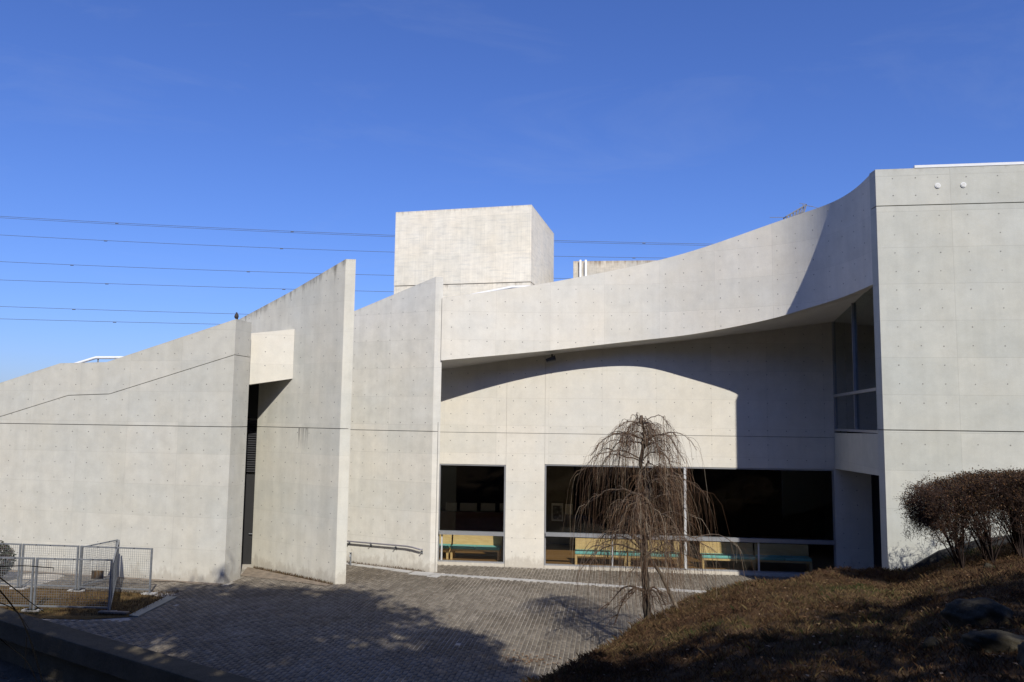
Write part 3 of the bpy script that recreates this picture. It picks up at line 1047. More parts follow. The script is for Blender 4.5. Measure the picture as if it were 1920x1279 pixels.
MB().box((-9.0, 27.36, 5.9), (1.25, 0.05, 2.15)).build('upper_shade_panel', 'black', sd_)
MB().tube([(-8.6, 27.30, 1.0), (-8.6, 27.27, 1.0), (-8.72, 27.27, 1.0)], 0.012, 6).build('added_handle', 'galv', sd_)

gap = thing('concrete_wall', 'shaded concrete end wall closing the dark gap beside the first fin wall', 'wall', (-11, 28.2, 0))
slab('wall_panel', (-6.5, 28.6), (-13.0, 28.6), (-6.5, 28.9), (-13.0, 28.9), [(0, -0.3, 7.0), (1, -0.3, 7.0)], 'left', gap)
slab('side_panel', (-6.6, 26.2), (-6.6, 28.6), (-6.4, 26.2), (-6.4, 28.6), [(0, -0.3, 7.0), (1, -0.3, 7.0)], 'left', gap)
MB().prism([(-6.7, 25.75), (-6.45, 28.8), (-11.5, 28.8), (-9.0, 25.8)], 6.7, 6.85).build('roof_slab', 'soffit', gap)
tag(MB().tube([(-8.93, 27.0, 0.12), (-8.93, 27.0, 2.95)], 0.045, 10).tube([(-8.93, 27.0, 0.14), (-8.93, 26.86, 0.06)], 0.045, 10).box((-8.93, 27.04, 0.45), (0.13, 0.08, 0.05)).box((-8.93, 27.04, 2.6), (0.13, 0.08, 0.05)).build('drain_pipe', 'steel_rail', smooth=False),
    'grey drain pipe standing in the dark gap beside the left wall', 'pipe')

bt = thing('concrete_beam', 'short cream concrete beam bridging the gap between left wall and first fin', 'beam', (-7.9, 26.1, 6))
slab('beam', (-7.03, 25.70), (-8.95, 25.42), (-7.10, 26.0), (-8.98, 25.75), [(0, 6.13, 7.73), (1, 5.82, 7.48)], 'back', bt)
wall_plugs((-7.03, 25.70), (-8.95, 25.42), [0.30, 0.88, 1.46], [6.52, 6.98, 7.44], bt)


# ------------------------------------------------------------------ the two fin walls
def fin(a, b, a2, b2, L, tops, joint, mat, label, ss, zs, avoid=None, opening=None):
    t = thing('concrete_fin', label, 'fin wall', (a[0], a[1], 0), group='tall concrete fin walls')
    a, b, a2, b2 = map(v2, (a, b, a2, b2))
    u = (b - a) / np.linalg.norm(b - a)
    bL = a + u * L
    b2L = a2 + u * L
    tr_ = [(s / L, z) for s, z in tops]
    e = 1.0
    up_prof = [(s / L, joint + g, z) for s, z in tops]
    if opening:                              # a doorway-high opening behind the beam, from s = opening on
        e = opening / L
        zt = float(np.interp(opening, [q[0] for q in tops], [q[1] for q in tops]))
        up_prof = [p for p in up_prof if p[0] < e] + [(e, joint + g, zt), (e + 1e-4, 6.45, zt)] + [(s / L, 6.45, z) for s, z in tops if s / L > e]
    slab('lower_panel', a, bL, a2, b2L, [(0, -0.4, joint - g), (e, -0.4, joint - g)], mat, t, top_ref=tr_)
    slab('upper_panel', a, bL, a2, b2L, up_prof, mat, t, top_ref=tr_)
    n = np.array([u[1], -u[0]])
    if n[1] > 0:
        n = -n
    slab('wall_core', a - n * 0.04 + u * 0.05, bL - n * 0.04, a2 + n * 0.04 + u * 0.05, b2L + n * 0.04, [(0, -0.3, joint + 0.3), (e - 0.02, -0.3, joint + 0.3)], 'groove', t)
    wall_plugs(a, bL, ss, zs, t, top=lambda s: float(np.interp(s, [q[0] for q in tops], [q[1] for q in tops])), avoid=avoid)
    return t


def rows(z0, z1, step, joint):
    out = []
    z = z0
    while z > z1:
        out.append(z if abs(z - joint) > 0.08 else z - 0.14)
        z -= step
    return out


fin((-5.15, 24.27), (-8.47, 26.81), (-4.84, 24.29), (-8.2, 27.0), 9.0, [(0, 9.76), (2.65, 8.98), (5.25, 8.31), (9.0, 7.3)], 4.57, 'blade2',
    'tallest concrete fin wall, in the middle left, with streaked sloping top', [0.31 + 0.57 * k for k in range(14)], rows(9.18, 0.3, 0.477, 4.57),
    avoid=lambda s, z: (5.9 < z < 7.8 and s > 2.2) or (z < 6.5 and s > 3.9), opening=4.15)
fin((-2.56, 26.27), (-5.55, 27.9), (-2.31, 26.29), (-5.4, 28.1), 7.0, [(0, 9.60), (3.4, 8.64), (7.0, 7.63)], 4.49, 'blade3',
    'shorter concrete fin wall beside the left window of the hall, with a handrail', [0.29 + 0.51 * k for k in range(13)], rows(8.95, 0.3, 0.465, 4.49))

hr = thing('handrail', 'dark tubular handrail fixed to the shorter fin wall near the ground', 'handrail', (-4.2, 27, 0.7))
off = np.array([-0.479, -0.878]) * 0.10
w3 = lambda s, z, k=1.0: (-2.56 - 0.878 * s + off[0] * k, 26.27 + 0.479 * s + off[1] * k, z)
MB().tube([w3(4.2, 0.74), w3(3.4, 0.72), w3(0.85, 0.76), w3(0.62, 0.745), w3(0.3, 0.70), w3(0.24, 0.70, 0.6)], 0.025, 10).build('rail', 'steel_rail', hr, smooth=True)
for s in (3.3, 2.38, 1.35, 0.3):
    zz = 0.70 if s > 0.5 else 0.65
    mb = MB().box(w3(s, zz - 0.045, 0.5), (0.03, 0.12, 0.02), R(-29)).box(w3(s, zz - 0.05, 0.08), (0.07, 0.012, 0.10), R(-29))
    mb.build('bracket', 'galv', hr)

tp = thing('water_tap', 'small outdoor tap on a short post behind the first fin wall', 'tap', (-5.35, 27.35, 0))
MB().tube([(-5.3, 27.3, 0), (-5.3, 27.3, 0.42)], 0.03, 8).build('post', 'galv', tp)
MB().tube([(-5.3, 27.3, 0.36), (-5.3, 27.18, 0.36), (-5.3, 27.15, 0.30)], 0.018, 8).box((-5.3, 27.24, 0.42), (0.09, 0.02, 0.02)).build('spout', 'galv', tp)


# ------------------------------------------------------------------ roof rails (white tubes seen above the walls)
def roof_rail(pts, rad, label, posts):
    t = thing('roof_rail', label, 'rail', tuple(pts[0]), group='white tube rails on the roofs')
    MB().tube(pts, rad, 12).build('tube', 'white_paint', t, smooth=True)
    for p in posts:
        MB().tube([p, (p[0], p[1], p[2] - 0.5)], 0.025, 6).build('post', 'galv', t)


roof_rail([(-15.6, 27, 6.35), (-14.68, 27, 6.62), (-14.06, 27, 6.82), (-13.2, 27, 6.83), (-12.0, 27, 6.83)], 0.05, 'white tube rail above the step in the long left wall', [(-14.0, 27.03, 6.8), (-13.2, 27.03, 6.8)])
roof_rail([(-9.9, 27.5, 7.8), (-9.04, 27.5, 7.85), (-8.42, 27.5, 7.90)], 0.065, 'short white tube rail above the cream beam', [(-8.6, 27.53, 7.86)])
roof_rail([(-2.0, 27.1, 8.98), (-1.39, 27.1, 9.13), (-0.02, 27.1, 9.42), (0.77, 27.1, 9.44), (1.6, 27.1, 9.44)], 0.05, 'thin white tube rail peeking over the curved parapet below the tower', [(0.0, 27.13, 9.4)])

# ------------------------------------------------------------------ the hall: curved parapet, soffit, back wall, windows
hall = thing('exhibition_hall', 'pale concrete hall with curved sloping parapet above wide ground floor windows', 'building', (4, 27, 0))
FAS = [(-2.33, 26.22, 8.90, 6.81), (-0.72, 26.42, 9.15, 6.99), (0.76, 26.50, 9.40, 7.15), (2.0, 26.45, 9.64, 7.29), (3.70, 26.25, 9.95, 7.50), (4.81, 25.95, 10.19, 7.60),
       (5.48, 25.66, 10.33, 7.66), (6.42, 25.16, 10.56, 7.78), (7.85, 24.35, 11.0, 8.04), (8.36, 23.95, 11.13, 8.18), (8.86, 23.35, 11.22, 8.33), (9.17, 22.70, 11.25, 8.40),
       (9.33, 21.95, 11.28, 8.46), (9.40, 21.2, 11.36, 8.51), (9.37, 20.52, 11.44, 8.52)]


def catmull(pts, n=6):
    P = [np.array(p, float) for p in pts]
    P = [P[0] * 2 - P[1]] + P + [P[-1] * 2 - P[-2]]
    out = []
    for i in range(1, len(P) - 2):
        for k in range(n):
            t = k / n
            a, b, c, d = P[i - 1], P[i], P[i + 1], P[i + 2]
            out.append(0.5 * ((2 * b) + (c - a) * t + (2 * a - 5 * b + 4 * c - d) * t * t + (3 * b - a - 3 * c + d) * t ** 3))
    out.append(P[-2])
    return out


FC = catmull(FAS, 6)
# smooth the plan and heights a little so that the arc reads as one sweep
FC = np.array(FC)
for _ in range(24):
    FC[1:-1] = FC[1:-1] * 0.5 + (FC[:-2] + FC[2:]) * 0.25
arc = np.concatenate([[0], np.cumsum(np.linalg.norm(np.diff(FC[:, :2], axis=0), axis=1))])
tan = np.gradient(FC[:, :2], axis=0)
tan /= np.linalg.norm(tan, axis=1)[:, None]
nout = np.stack([tan[:, 1], -tan[:, 0]], -1)               # towards the viewer
V, F, UV, TV = [], [], [], []
TH = 0.28
for i, (x, y, zt, zb) in enumerate(FC):
    bxx, byy = x - nout[i, 0] * TH, y - nout[i, 1] * TH
    V += [(x, y, zb), (x, y, zt), (bxx, byy, zt), (bxx, byy, zb)]
for i in range(len(FC) - 1):
    a, b = i * 4, i * 4 + 4
    for f, us in (((0, 4, 5, 1), 0), ((1, 5, 6, 2), 0), ((2, 6, 7, 3), 1), ((3, 7, 4, 0), 1)):
        F.append(tuple(a + q for q in f))
        for q in f:
            ii = i + q // 4
            UV.append((arc[ii], V[a + q][2]))
            TV.append((arc[ii], FC[ii, 2] - V[a + q][2]))
nl = (len(FC) - 1) * 4
for f in ((3, 2, 1, 0), (nl, nl + 1, nl + 2, nl + 3)):
    F.append(f)
    UV += [(0, V[q][2]) for q in f]
    TV += [(0, 1.0) for q in f]
par = obj('parapet', mesh_data('parapet', V, F, 'hall', UV, TV), hall)
# tie plugs on the parapet
P_, N_ = [], []
for s in np.arange(0.33, arc[-1] - 0.1, 0.59):
    x, y, zt, zb = [np.interp(s, arc, FC[:, k]) for k in range(4)]
    nx, ny = np.interp(s, arc, nout[:, 0]), np.interp(s, arc, nout[:, 1])
    z = 11.05
    while z > zb + 0.08:
        if z < zt - 0.12:
            P_.append((x, y, z))
            N_.append((nx, ny, 0))
        z -= 0.447
plugs(P_, N_, hall)

BWa, BWb = v2((-2.29, 27.72)), v2((7.35, 26.55))
bwu = (BWb - BWa) / np.linalg.norm(BWb - BWa)
bwn = np.array([bwu[1], -bwu[0]])                          # towards the viewer
bw = lambda s, d=0.0: BWa + bwu * s - bwn * d              # d metres behind the wall face
soff_z = lambda s: float(np.interp(s, [-0.14, 3.96, 8.08, 10.87, 12.89], [6.57, 7.15, 7.58, 7.93, 8.21])) + 0.05 * max(0, s - 12.89)

# soffit: ruled between the parapet foot and the back wall, 3 cm above the parapet's lower edge
V, F = [], []
sb = np.linspace(-0.3, 13.6, len(FC))
for i, (x, y, zt, zb) in enumerate(FC):
    fx, fy = x - nout[i, 0] * (TH - 0.02), y - nout[i, 1] * (TH - 0.02)
    sm = sb[i]
    q = bw(sm, 0.15)
    V += [(fx, fy, zb + 0.035), (q[0], q[1], soff_z(sm) + 0.01), (fx, fy, zb + 0.4), (q[0], q[1], soff_z(sm) + 0.4)]
for i in range(len(FC) - 1):
    a, b = i * 4, i * 4 + 4
    F += [(a, a + 1, b + 1, b), (a + 2, b + 2, b + 3, a + 3)]
obj('soffit', mesh_data('soffit', V, F, 'soffit'), hall)
# flat roof deck behind the parapet
mb = MB()
mb.add([tuple(bw(-0.3, 0.1)) + (7.3,), tuple(bw(14.6, 0.1)) + (8.8,), tuple(bw(14.6, 16)) + (8.8,), tuple(bw(-0.3, 16)) + (7.3,)], [(0, 1, 2, 3)])
mb.build('roof_deck', 'soffit', hall)

J1, J2, JZ = 2.15, 3.47, 4.45
hg = 0.007


def bwp(name, s0, s1, z0, z1, d0=0.0, d1=0.30, mat='back'):
    """Piece of the back wall; z1 may be a function (soffit line)."""
    pr = [(0, z0, z1), (1, z0, z1)] if not callable(z1) else [(k / 4, z0, z1(s0 + (s1 - s0) * k / 4)) for k in range(5)]
    return slab(name, bw(s0, d0), bw(s1, d0), bw(s0, d1), bw(s1, d1), pr, mat, hall, s_off=s0)


up = lambda s: soff_z(s) + 0.2
for s0, s1 in ((-1.2, J1 - 0.003), (J1 + 0.003, J2 - 0.003), (J2 + 0.003, 14.9)):
    bwp('upper_wall_panel', s0, s1, JZ + hg, up)
bwp('lower_wall_panel', -1.2, J1 - 0.003, 3.37, JZ - hg)
bwp('pillar', J1 + 0.003, J2 - 0.003, -0.3, JZ - hg)
bwp('lower_wall_panel', J2 + 0.003, 14.9, 3.42, JZ - hg)
bwp('wall_panel', -1.2, -0.16, -0.3, 3.367)
bwp('wall_panel', 12.86, 14.0, -0.3, 3.417)
bwp('wall_core', -1.0, 14.8, JZ - 0.3, JZ + 0.3, 0.03, 0.2, 'groove')
bwp('wall_core', J1 - 0.3, J2 + 0.3, 3.6, 6.9, 0.031, 0.19, 'groove')
bwp('plinth', -0.155, J1 - 0.01, -0.3, 0.085, -0.02, 0.25, 'back')
bwp('plinth', J2 + 0.01, 12.855, -0.3, 0.075, -0.02, 0.25, 'back')
cols = [0.21, 0.79, 1.36, 1.90, 2.38, 2.79, 3.17, 3.66, 4.19] + [4.78 + 0.602 * k for k in range(14)] + [13.1, 13.55]
zrow = [7.83, 7.38, 6.93, 6.48, 6.01, 5.54, 5.09, 4.64, 4.17, 3.69]
wall_plugs(BWa, BWb, cols, zrow, hall, top=soff_z)
wall_plugs(BWa, BWb, [2.38, 2.79, 3.17, 13.1, 13.55], [3.22 - 0.455 * k for k in range(7)], hall)


def window(s0, s1, z0, z1, tz, posts, label):
    """Window as frame with panes, transom and posts."""
    fr = MB()
    ang = math.atan2(bwu[1], bwu[0])

    def b(sa, sb_, za, zb_, d, dep, mb):
        c = bw((sa + sb_) / 2, d)
        mb.box((c[0], c[1], (za + zb_) / 2), (sb_ - sa, dep, zb_ - za), ang)
        return mb
    fw = 0.045
    b(s0, s1, z1 - fw, z1, 0.06, 0.09, fr)
    b(s0, s1, z0, z0 + fw, 0.06, 0.09, fr)
    b(s0, s0 + fw, z0 + fw, z1 - fw, 0.06, 0.088, fr)
    b(s1 - fw, s1, z0 + fw, z1 - fw, 0.06, 0.088, fr)
    w = fr.build('window', 'grey_frame', hall, label=label)
    b(s0 + fw, s1 - fw, tz - 0.06, tz + 0.06, 0.02, 0.16, MB()).build('transom', 'grey_frame', w)
    for s, full, wd, mt in posts:
        if full:
            b(s - wd / 2, s + wd / 2, z0 + fw, tz - 0.062, 0.035, 0.12, MB()).build('mullion', mt, w)
            b(s - wd / 2, s + wd / 2, tz + 0.062, z1 - fw, 0.035, 0.12, MB()).build('mullion', mt, w)
        else:
            b(s - wd / 2, s + wd / 2, z0 + fw, tz - 0.062, 0.05, 0.05, MB()).build('mullion', mt, w)
    full = [p[0] for p in posts if p[1]]
    lowp = sorted(p[0] for p in posts)
    e = [s0 + 0.02] + full + [s1 - 0.02]
    for a_, c_ in zip(e[:-1], e[1:]):
        b(a_ + 0.004, c_ - 0.004, tz + 0.03, z1 - 0.02, 0.065, 0.012, MB()).build('pane', 'glass', w)
    e = [s0 + 0.02] + lowp + [s1 - 0.02]
    for a_, c_ in zip(e[:-1], e[1:]):
        b(a_ + 0.004, c_ - 0.004, z0 + 0.02, tz - 0.03, 0.065, 0.012, MB()).build('pane', 'glass', w)
    return w


window(-0.155, J1 - 0.008, 0.088, 3.367, 1.06, [(-0.02, False, 0.05, 'white_frame')], 'small dark window between fin wall and pillar')
window(J2 + 0.008, 12.855, 0.078, 3.417, 1.10, [(8.12, True, 0.075, 'white_frame'), (5.74, False, 0.045, 'white_frame'), (10.45, False, 0.045, 'white_frame')], 'wide dark window right of the pillar')

# interior of the hall
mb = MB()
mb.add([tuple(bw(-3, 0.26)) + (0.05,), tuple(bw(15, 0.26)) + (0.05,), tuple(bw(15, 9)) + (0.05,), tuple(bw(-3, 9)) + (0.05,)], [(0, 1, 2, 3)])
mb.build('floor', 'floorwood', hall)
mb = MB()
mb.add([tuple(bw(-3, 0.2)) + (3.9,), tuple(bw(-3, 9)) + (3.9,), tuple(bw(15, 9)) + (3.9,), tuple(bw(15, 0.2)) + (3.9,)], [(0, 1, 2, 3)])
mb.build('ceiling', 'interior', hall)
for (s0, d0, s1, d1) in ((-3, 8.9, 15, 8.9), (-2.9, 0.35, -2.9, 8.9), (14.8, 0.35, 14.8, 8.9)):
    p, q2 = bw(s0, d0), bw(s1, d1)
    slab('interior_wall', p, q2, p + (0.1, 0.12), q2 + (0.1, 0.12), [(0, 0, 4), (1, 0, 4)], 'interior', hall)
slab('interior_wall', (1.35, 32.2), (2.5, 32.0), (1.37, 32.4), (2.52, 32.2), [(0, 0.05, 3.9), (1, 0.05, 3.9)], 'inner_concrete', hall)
wall_plugs((1.35, 32.2), (2.5, 32.0), [0.2, 0.65, 1.0], [3.2, 2.75, 2.3, 1.85], hall)
slab('counter', (-3.4, 33.2), (0.6, 32.9), (-3.4, 33.8), (0.6, 33.5), [(0, 0.05, 1.15), (1, 0.05, 1.15)], 'counter', hall)
for x, w in ((-2.4, 0.45), (-1.7, 0.7), (-0.9, 0.6), (-0.25, 0.35)):
    pp = MB()
    pp.add([(x - w / 2, 33.2, 1.16), (x + w / 2, 33.17, 1.16), (x + w / 2, 33.3, 1.48), (x - w / 2, 33.33, 1.48), (x - w / 2, 33.22, 1.16), (x + w / 2, 33.19, 1.16), (x + w / 2, 33.32, 1.48), (x - w / 2, 33.35, 1.48)],
           [(0, 1, 2, 3), (7, 6, 5, 4), (0, 4, 5, 1), (1, 5, 6, 2), (2, 6, 7, 3), (3, 7, 4, 0)])
    tag(pp.build('leaflet_holder', 'paper'), {-2.4: 'leftmost white leaflet board on the red-brown counter inside', -1.7: 'widest white leaflet board on the red-brown counter inside',
                                              -0.9: 'second white leaflet board from the right on the red-brown counter', -0.25: 'rightmost small leaflet board on the red-brown counter inside'}[x], 'leaflet board', 'leaflet boards on the counter')

pic = thing('framed_picture', 'framed black and white photograph on the inner concrete wall behind the wide window', 'picture', (1.87, 32.05, 1.3))
MB().box((1.87, 32.07, 1.30), (0.46, 0.03, 0.70), R(-10)).build('frame', 'paper', pic)
MB().box((1.868, 32.052, 1.28), (0.36, 0.012, 0.54), R(-10)).build('print', 'print', pic)
tag(MB().box((2.32, 31.995, 1.42), (0.28, 0.02, 0.40), R(-10)).build('wall_notice', 'paper'), 'blank pale notice on the inner wall right of the framed photograph', 'notice')


# benches inside: local x along the bench, front towards -y
def make_bench(L):
    t = thing('bench', 'bench', 'bench', (0, 0, 0))
    sec = [(0.20, 0.44), (0.235, 0.44), (0.31, 0.80), (0.28, 0.815), (0.255, 0.80)]
    V = [(x, y, z) for x in (-L / 2, L / 2) for y, z in sec]
    n = len(sec)
    F = [(i, (i + 1) % n, n + (i + 1) % n, n + i) for i in range(n)] + [tuple(range(n))[::-1], tuple(range(n, 2 * n))]
    obj('backrest', mesh_data('backrest', V, F, 'wood'), t, False)
    for sx in (-1, 1):
        MB().box((sx * L / 4, -0.04, 0.405), (L / 2 - 0.012, 0.50, 0.095)).build('cushion', 'teal', t, False, bevel=0.025)
    MB().box((0, -0.262, 0.325), (L - 0.16, 0.03, 0.06)).build('front_apron', 'wood', t, False)
    MB().box((0, 0.2, 0.325), (L - 0.16, 0.03, 0.06)).build('rear_apron', 'wood', t, False)
    MB().box((0, -0.02, 0.345), (L - 0.02, 0.50, 0.022)).build('seat_board', 'wood', t, False)
    for sx in (-1, 1):
        for sy in (-0.245, 0.2):
            MB().box((sx * (L / 2 - 0.045), sy, 0.166), (0.075, 0.06, 0.332)).build('leg', 'wood', t, False)
    return t


def copy_thing(src):
    o = src.copy()
    COL.objects.link(o)
    for c in list(src.children):
        d = c.copy()
        COL.objects.link(d)
        d.parent = o
        for e in list(c.children):
            h = e.copy()
            COL.objects.link(h)
            h.parent = d
    return o


b0 = make_bench(1.74)
bang = math.atan2(bwu[1], bwu[0])
spots = [(-0.78, 0.92, 'pale wooden bench with teal cushions, cut off by the fin wall, in the small window'),
         (1.02, 0.90, 'pale wooden bench with teal cushions standing right in the small window'),
         (5.35, 0.62, 'sunlit wooden bench with teal cushions left behind the weeping tree'),
         (7.13, 0.62, 'sunlit wooden bench with teal cushions between weeping tree and white mullion'),
         (9.55, 0.66, 'half-shaded wooden bench with teal cushions just right of the white mullion'),
         (11.35, 0.66, 'fully shaded wooden bench with teal cushions nearest the entrance recess')]
for i, (s, d, lab) in enumerate(spots):
    o = b0 if i == 0 else copy_thing(b0)
    p = bw(s, d + 0.05)
    o.location = (p[0], p[1], 0.052)
    o.rotation_euler = (0, 0, bang)
    tag(o, lab, 'bench', 'benches behind the hall windows')

sp = thing('spotlight', 'small dark spotlight under the soffit left of the weeping tree', 'spotlight', (1.36, 27.0, 7.0))
MB().box((1.36, 27.0, 7.06), (0.05, 0.05, 0.14)).build('bracket', 'dark_metal', sp)
MB().tube([(1.16, 26.95, 6.90), (1.48, 26.92, 6.99)], [0.06, 0.10], 12).build('lamp_housing', 'dark_metal', sp)

# ------------------------------------------------------------------ the block on the right
blk = thing('entrance_block', 'tall grey concrete block at the right edge with two round vents', 'building', (9.4, 20.2, 0))
RA, RB = v2((9.36, 20.20)), v2((20.0, 18.55))
rwu = (RB - RA) / np.linalg.norm(RB - RA)
rwn = np.array([rwu[1], -rwu[0]])
RL = float(np.linalg.norm(RB - RA))
RAb, RBb = v2((9.37, 20.56)), RB - rwn * 0.36
for nm, z0, z1 in (('lower_wall_panel', -0.3, 4.76 - 0.012), ('middle_wall_panel', 4.76 + 0.012, 10.50 - 0.012), ('upper_wall_panel', 10.50 + 0.012, 11.47)):
    slab(nm, RA, RB, RAb, RBb, [(0, z0, z1), (1, z0, z1)], 'right', blk, top_ref=[(0, 11.47), (1, 11.47)])
slab('wall_core', RA + (0.04, 0.04), RB + (0, 0.05), RAb + (0.04, -0.04), RBb + (0, -0.05), [(0, 0, 11.3), (1, 0, 11.3)], 'groove', blk)
rs_ = [0.42, 0.97, 1.50, 2.18, 2.92, 3.78, 4.6, 5.4, 6.2]
zr = [11.27 - 0.06, 10.76] + [10.22 - 0.478 * k for k in range(11)] + [4.42 - 0.50 * k for k in range(8)]
wall_plugs(RA, RB, rs_, zr, blk, avoid=lambda s, z: abs(z - 11.05) < 0.05)
for s in (1.50, 2.11):
    c = RA + rwu * s
    y0 = Vector((c[0] + rwn[0] * 0.006, c[1] + rwn[1] * 0.006, 10.99))
    mb = MB()
    n_ = Vector((rwn[0], rwn[1], 0))
    mb.tube([y0 - n_ * 0.05, y0 + n_ * 0.012], 0.068, 20)
    o = mb.build('vent', 'white_paint', blk)
    mb = MB().tube([y0 + n_ * 0.0, y0 + n_ * 0.02], 0.05, 20)
    mb.build('vent_cap', 'paper', o)
MB().bar((RA[0] + rwu[0] * 0.97, RA[1] + rwu[1] * 0.97 + 0.05, 11.51), (RB[0], RB[1] + 0.05, 11.51), 0.12, 0.07).build('coping', 'white_paint', blk)
# side wall above the entrance, with its tall window
S0, S1 = v2((9.375, 20.565)), v2((10.50, 26.15))
su = (S1 - S0) / np.linalg.norm(S1 - S0)
SL = float(np.linalg.norm(S1 - S0))
sn = np.array([-su[1], su[0]])          # faces left
slab('spandrel', S0, S1, S0 - sn * 0.3, S1 - sn * 0.3, [(0, 3.60, 4.66), (1, 3.45, 4.60)], 'right', blk)
slab('side_parapet', S0 - sn * 0.28, S1 - sn * 0.28, S0 - sn * 0.5, S1 - sn * 0.5, [(0, 8.9, 11.3), (1, 8.9, 11.3)], 'right', blk)


def sidebox(s0, s1, z0, z1, d, dep, mb):
    c = S0 + su * (s0 + s1) / 2 - sn * d
    mb.box((c[0], c[1], (z0 + z1) / 2), (dep, s1 - s0, z1 - z0), math.atan2(su[1], su[0]) - math.pi / 2)
    return mb


wf = MB()
sidebox(0.0, SL, 4.67, 4.74, 0.06, 0.10, wf)
sidebox(0.0, 0.06, 4.74, 8.7, 0.06, 0.098, wf)
sidebox(SL - 0.06, SL, 4.74, 8.4, 0.06, 0.098, wf)
wside = wf.build('window', 'grey_frame', blk, label='tall shaded window above the entrance')
sidebox(0.06, SL - 0.06, 5.76, 5.84, 0.055, 0.11, MB()).build('transom', 'grey_frame', wside)
sm_ = 2.62
sidebox(sm_ - 0.022, sm_ + 0.022, 4.74, 5.758, 0.05, 0.1, MB()).build('mullion', 'grey_frame', wside)
sidebox(sm_ - 0.022, sm_ + 0.022, 5.842, 8.75, 0.05, 0.1, MB()).build('mullion', 'grey_frame', wside)
for s0, s1 in ((0.05, sm_ - 0.03), (sm_ + 0.03, SL - 0.05)):
    sidebox(s0, s1, 4.73, 5.77, 0.07, 0.012, MB()).build('pane', 'glass_up', wside)
    sidebox(s0, s1, 5.83, 8.72, 0.07, 0.012, MB()).build('pane', 'glass_up', wside)
# rooms behind it
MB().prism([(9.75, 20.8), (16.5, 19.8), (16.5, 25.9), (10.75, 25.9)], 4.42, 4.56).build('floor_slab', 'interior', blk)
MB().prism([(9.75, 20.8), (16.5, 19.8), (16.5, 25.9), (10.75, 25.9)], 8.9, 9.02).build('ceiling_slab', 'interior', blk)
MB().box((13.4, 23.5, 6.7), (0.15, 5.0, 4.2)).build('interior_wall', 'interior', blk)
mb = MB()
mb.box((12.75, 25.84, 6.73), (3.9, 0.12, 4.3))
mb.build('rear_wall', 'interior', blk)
# entrance recess: door in the end of the back wall and side wall
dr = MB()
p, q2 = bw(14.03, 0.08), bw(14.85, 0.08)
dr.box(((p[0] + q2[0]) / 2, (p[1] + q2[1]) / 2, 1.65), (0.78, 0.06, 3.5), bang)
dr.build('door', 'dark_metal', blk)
MB().box((13.3, 23.3, 1.6), (0.2, 5.4, 4.2)).build('entrance_wall', 'interior', blk)

# edging board between the bank and the wall, black in place of its shadow
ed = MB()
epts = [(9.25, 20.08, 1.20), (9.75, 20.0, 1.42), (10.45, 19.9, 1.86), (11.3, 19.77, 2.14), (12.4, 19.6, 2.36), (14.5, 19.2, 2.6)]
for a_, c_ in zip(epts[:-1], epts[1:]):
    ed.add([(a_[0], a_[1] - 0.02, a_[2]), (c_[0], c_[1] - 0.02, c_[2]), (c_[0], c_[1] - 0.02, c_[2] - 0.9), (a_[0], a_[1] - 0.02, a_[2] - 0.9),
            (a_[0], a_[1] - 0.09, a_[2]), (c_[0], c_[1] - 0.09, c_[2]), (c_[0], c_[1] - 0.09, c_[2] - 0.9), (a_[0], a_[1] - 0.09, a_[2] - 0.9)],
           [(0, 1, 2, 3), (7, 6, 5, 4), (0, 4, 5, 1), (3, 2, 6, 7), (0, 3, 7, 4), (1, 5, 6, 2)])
tag(ed.build('edging_board', 'black'), 'edging board coloured black for shadow between the bank and the right concrete wall', 'edging')

# ------------------------------------------------------------------ tower and rear block
tw = thing('concrete_tower', 'square cream concrete tower rising behind the curved hall', 'tower', (-2.6, 41, 0))
TA, TB = v2((-6.16, 41.0)), v2((0.90, 39.2))
TC = v2((2.35, 45.4))
TD = TA + (TC - TB)


def quad_prism(name, pl, z0, z1, mat, parent):
    V, F, UV, TV = [], [], [], []
    n = len(pl)
    acc = 0.0
    for i in range(n):
        a_, b_ = v2(pl[i]), v2(pl[(i + 1) % n])
        L = float(np.linalg.norm(b_ - a_))
        k = len(V)
        V += [(*a_, z0), (*b_, z0), (*b_, z1), (*a_, z1)]
        F.append((k, k + 1, k + 2, k + 3))
        UV += [(acc, z0), (acc + L, z0), (acc + L, z1), (acc, z1)]
        TV += [(acc, z1 - z0), (acc + L, z1 - z0), (acc + L, 0), (acc, 0)]
        acc += L
    for z in (z0, z1):
        k = len(V)
        V += [(*v2(p), z) for p in pl]
        F.append(tuple(range(k, k + n)))
        UV += [(v2(p)[0], v2(p)[1]) for p in pl]
        TV += [(0, 0.02)] * n
    me = mesh_data(name, V, F, mat, UV, TV)
    bm = bmesh.new()
    bm.from_mesh(me)
    bmesh.ops.remove_doubles(bm, verts=bm.verts, dist=1e-4)
    bmesh.ops.recalc_face_normals(bm, faces=bm.faces)
    bm.to_mesh(me)
    bm.free()
    return obj(name, me, parent)


quad_prism('tower_shaft', [TA, TB, TC, TD], 11.74, 15.63, 'tower', tw)
cen = (TA + TB + TC + TD) / 4
quad_prism('tower_base', [cen + (p - cen) * 0.998 for p in (TA, TB, TC, TD)], -0.5, 11.70, 'tower', tw)
quad_prism('joint', [cen + (p - cen) * 0.985 for p in (TA, TB, TC, TD)], 11.6, 11.8, 'groove', tw)

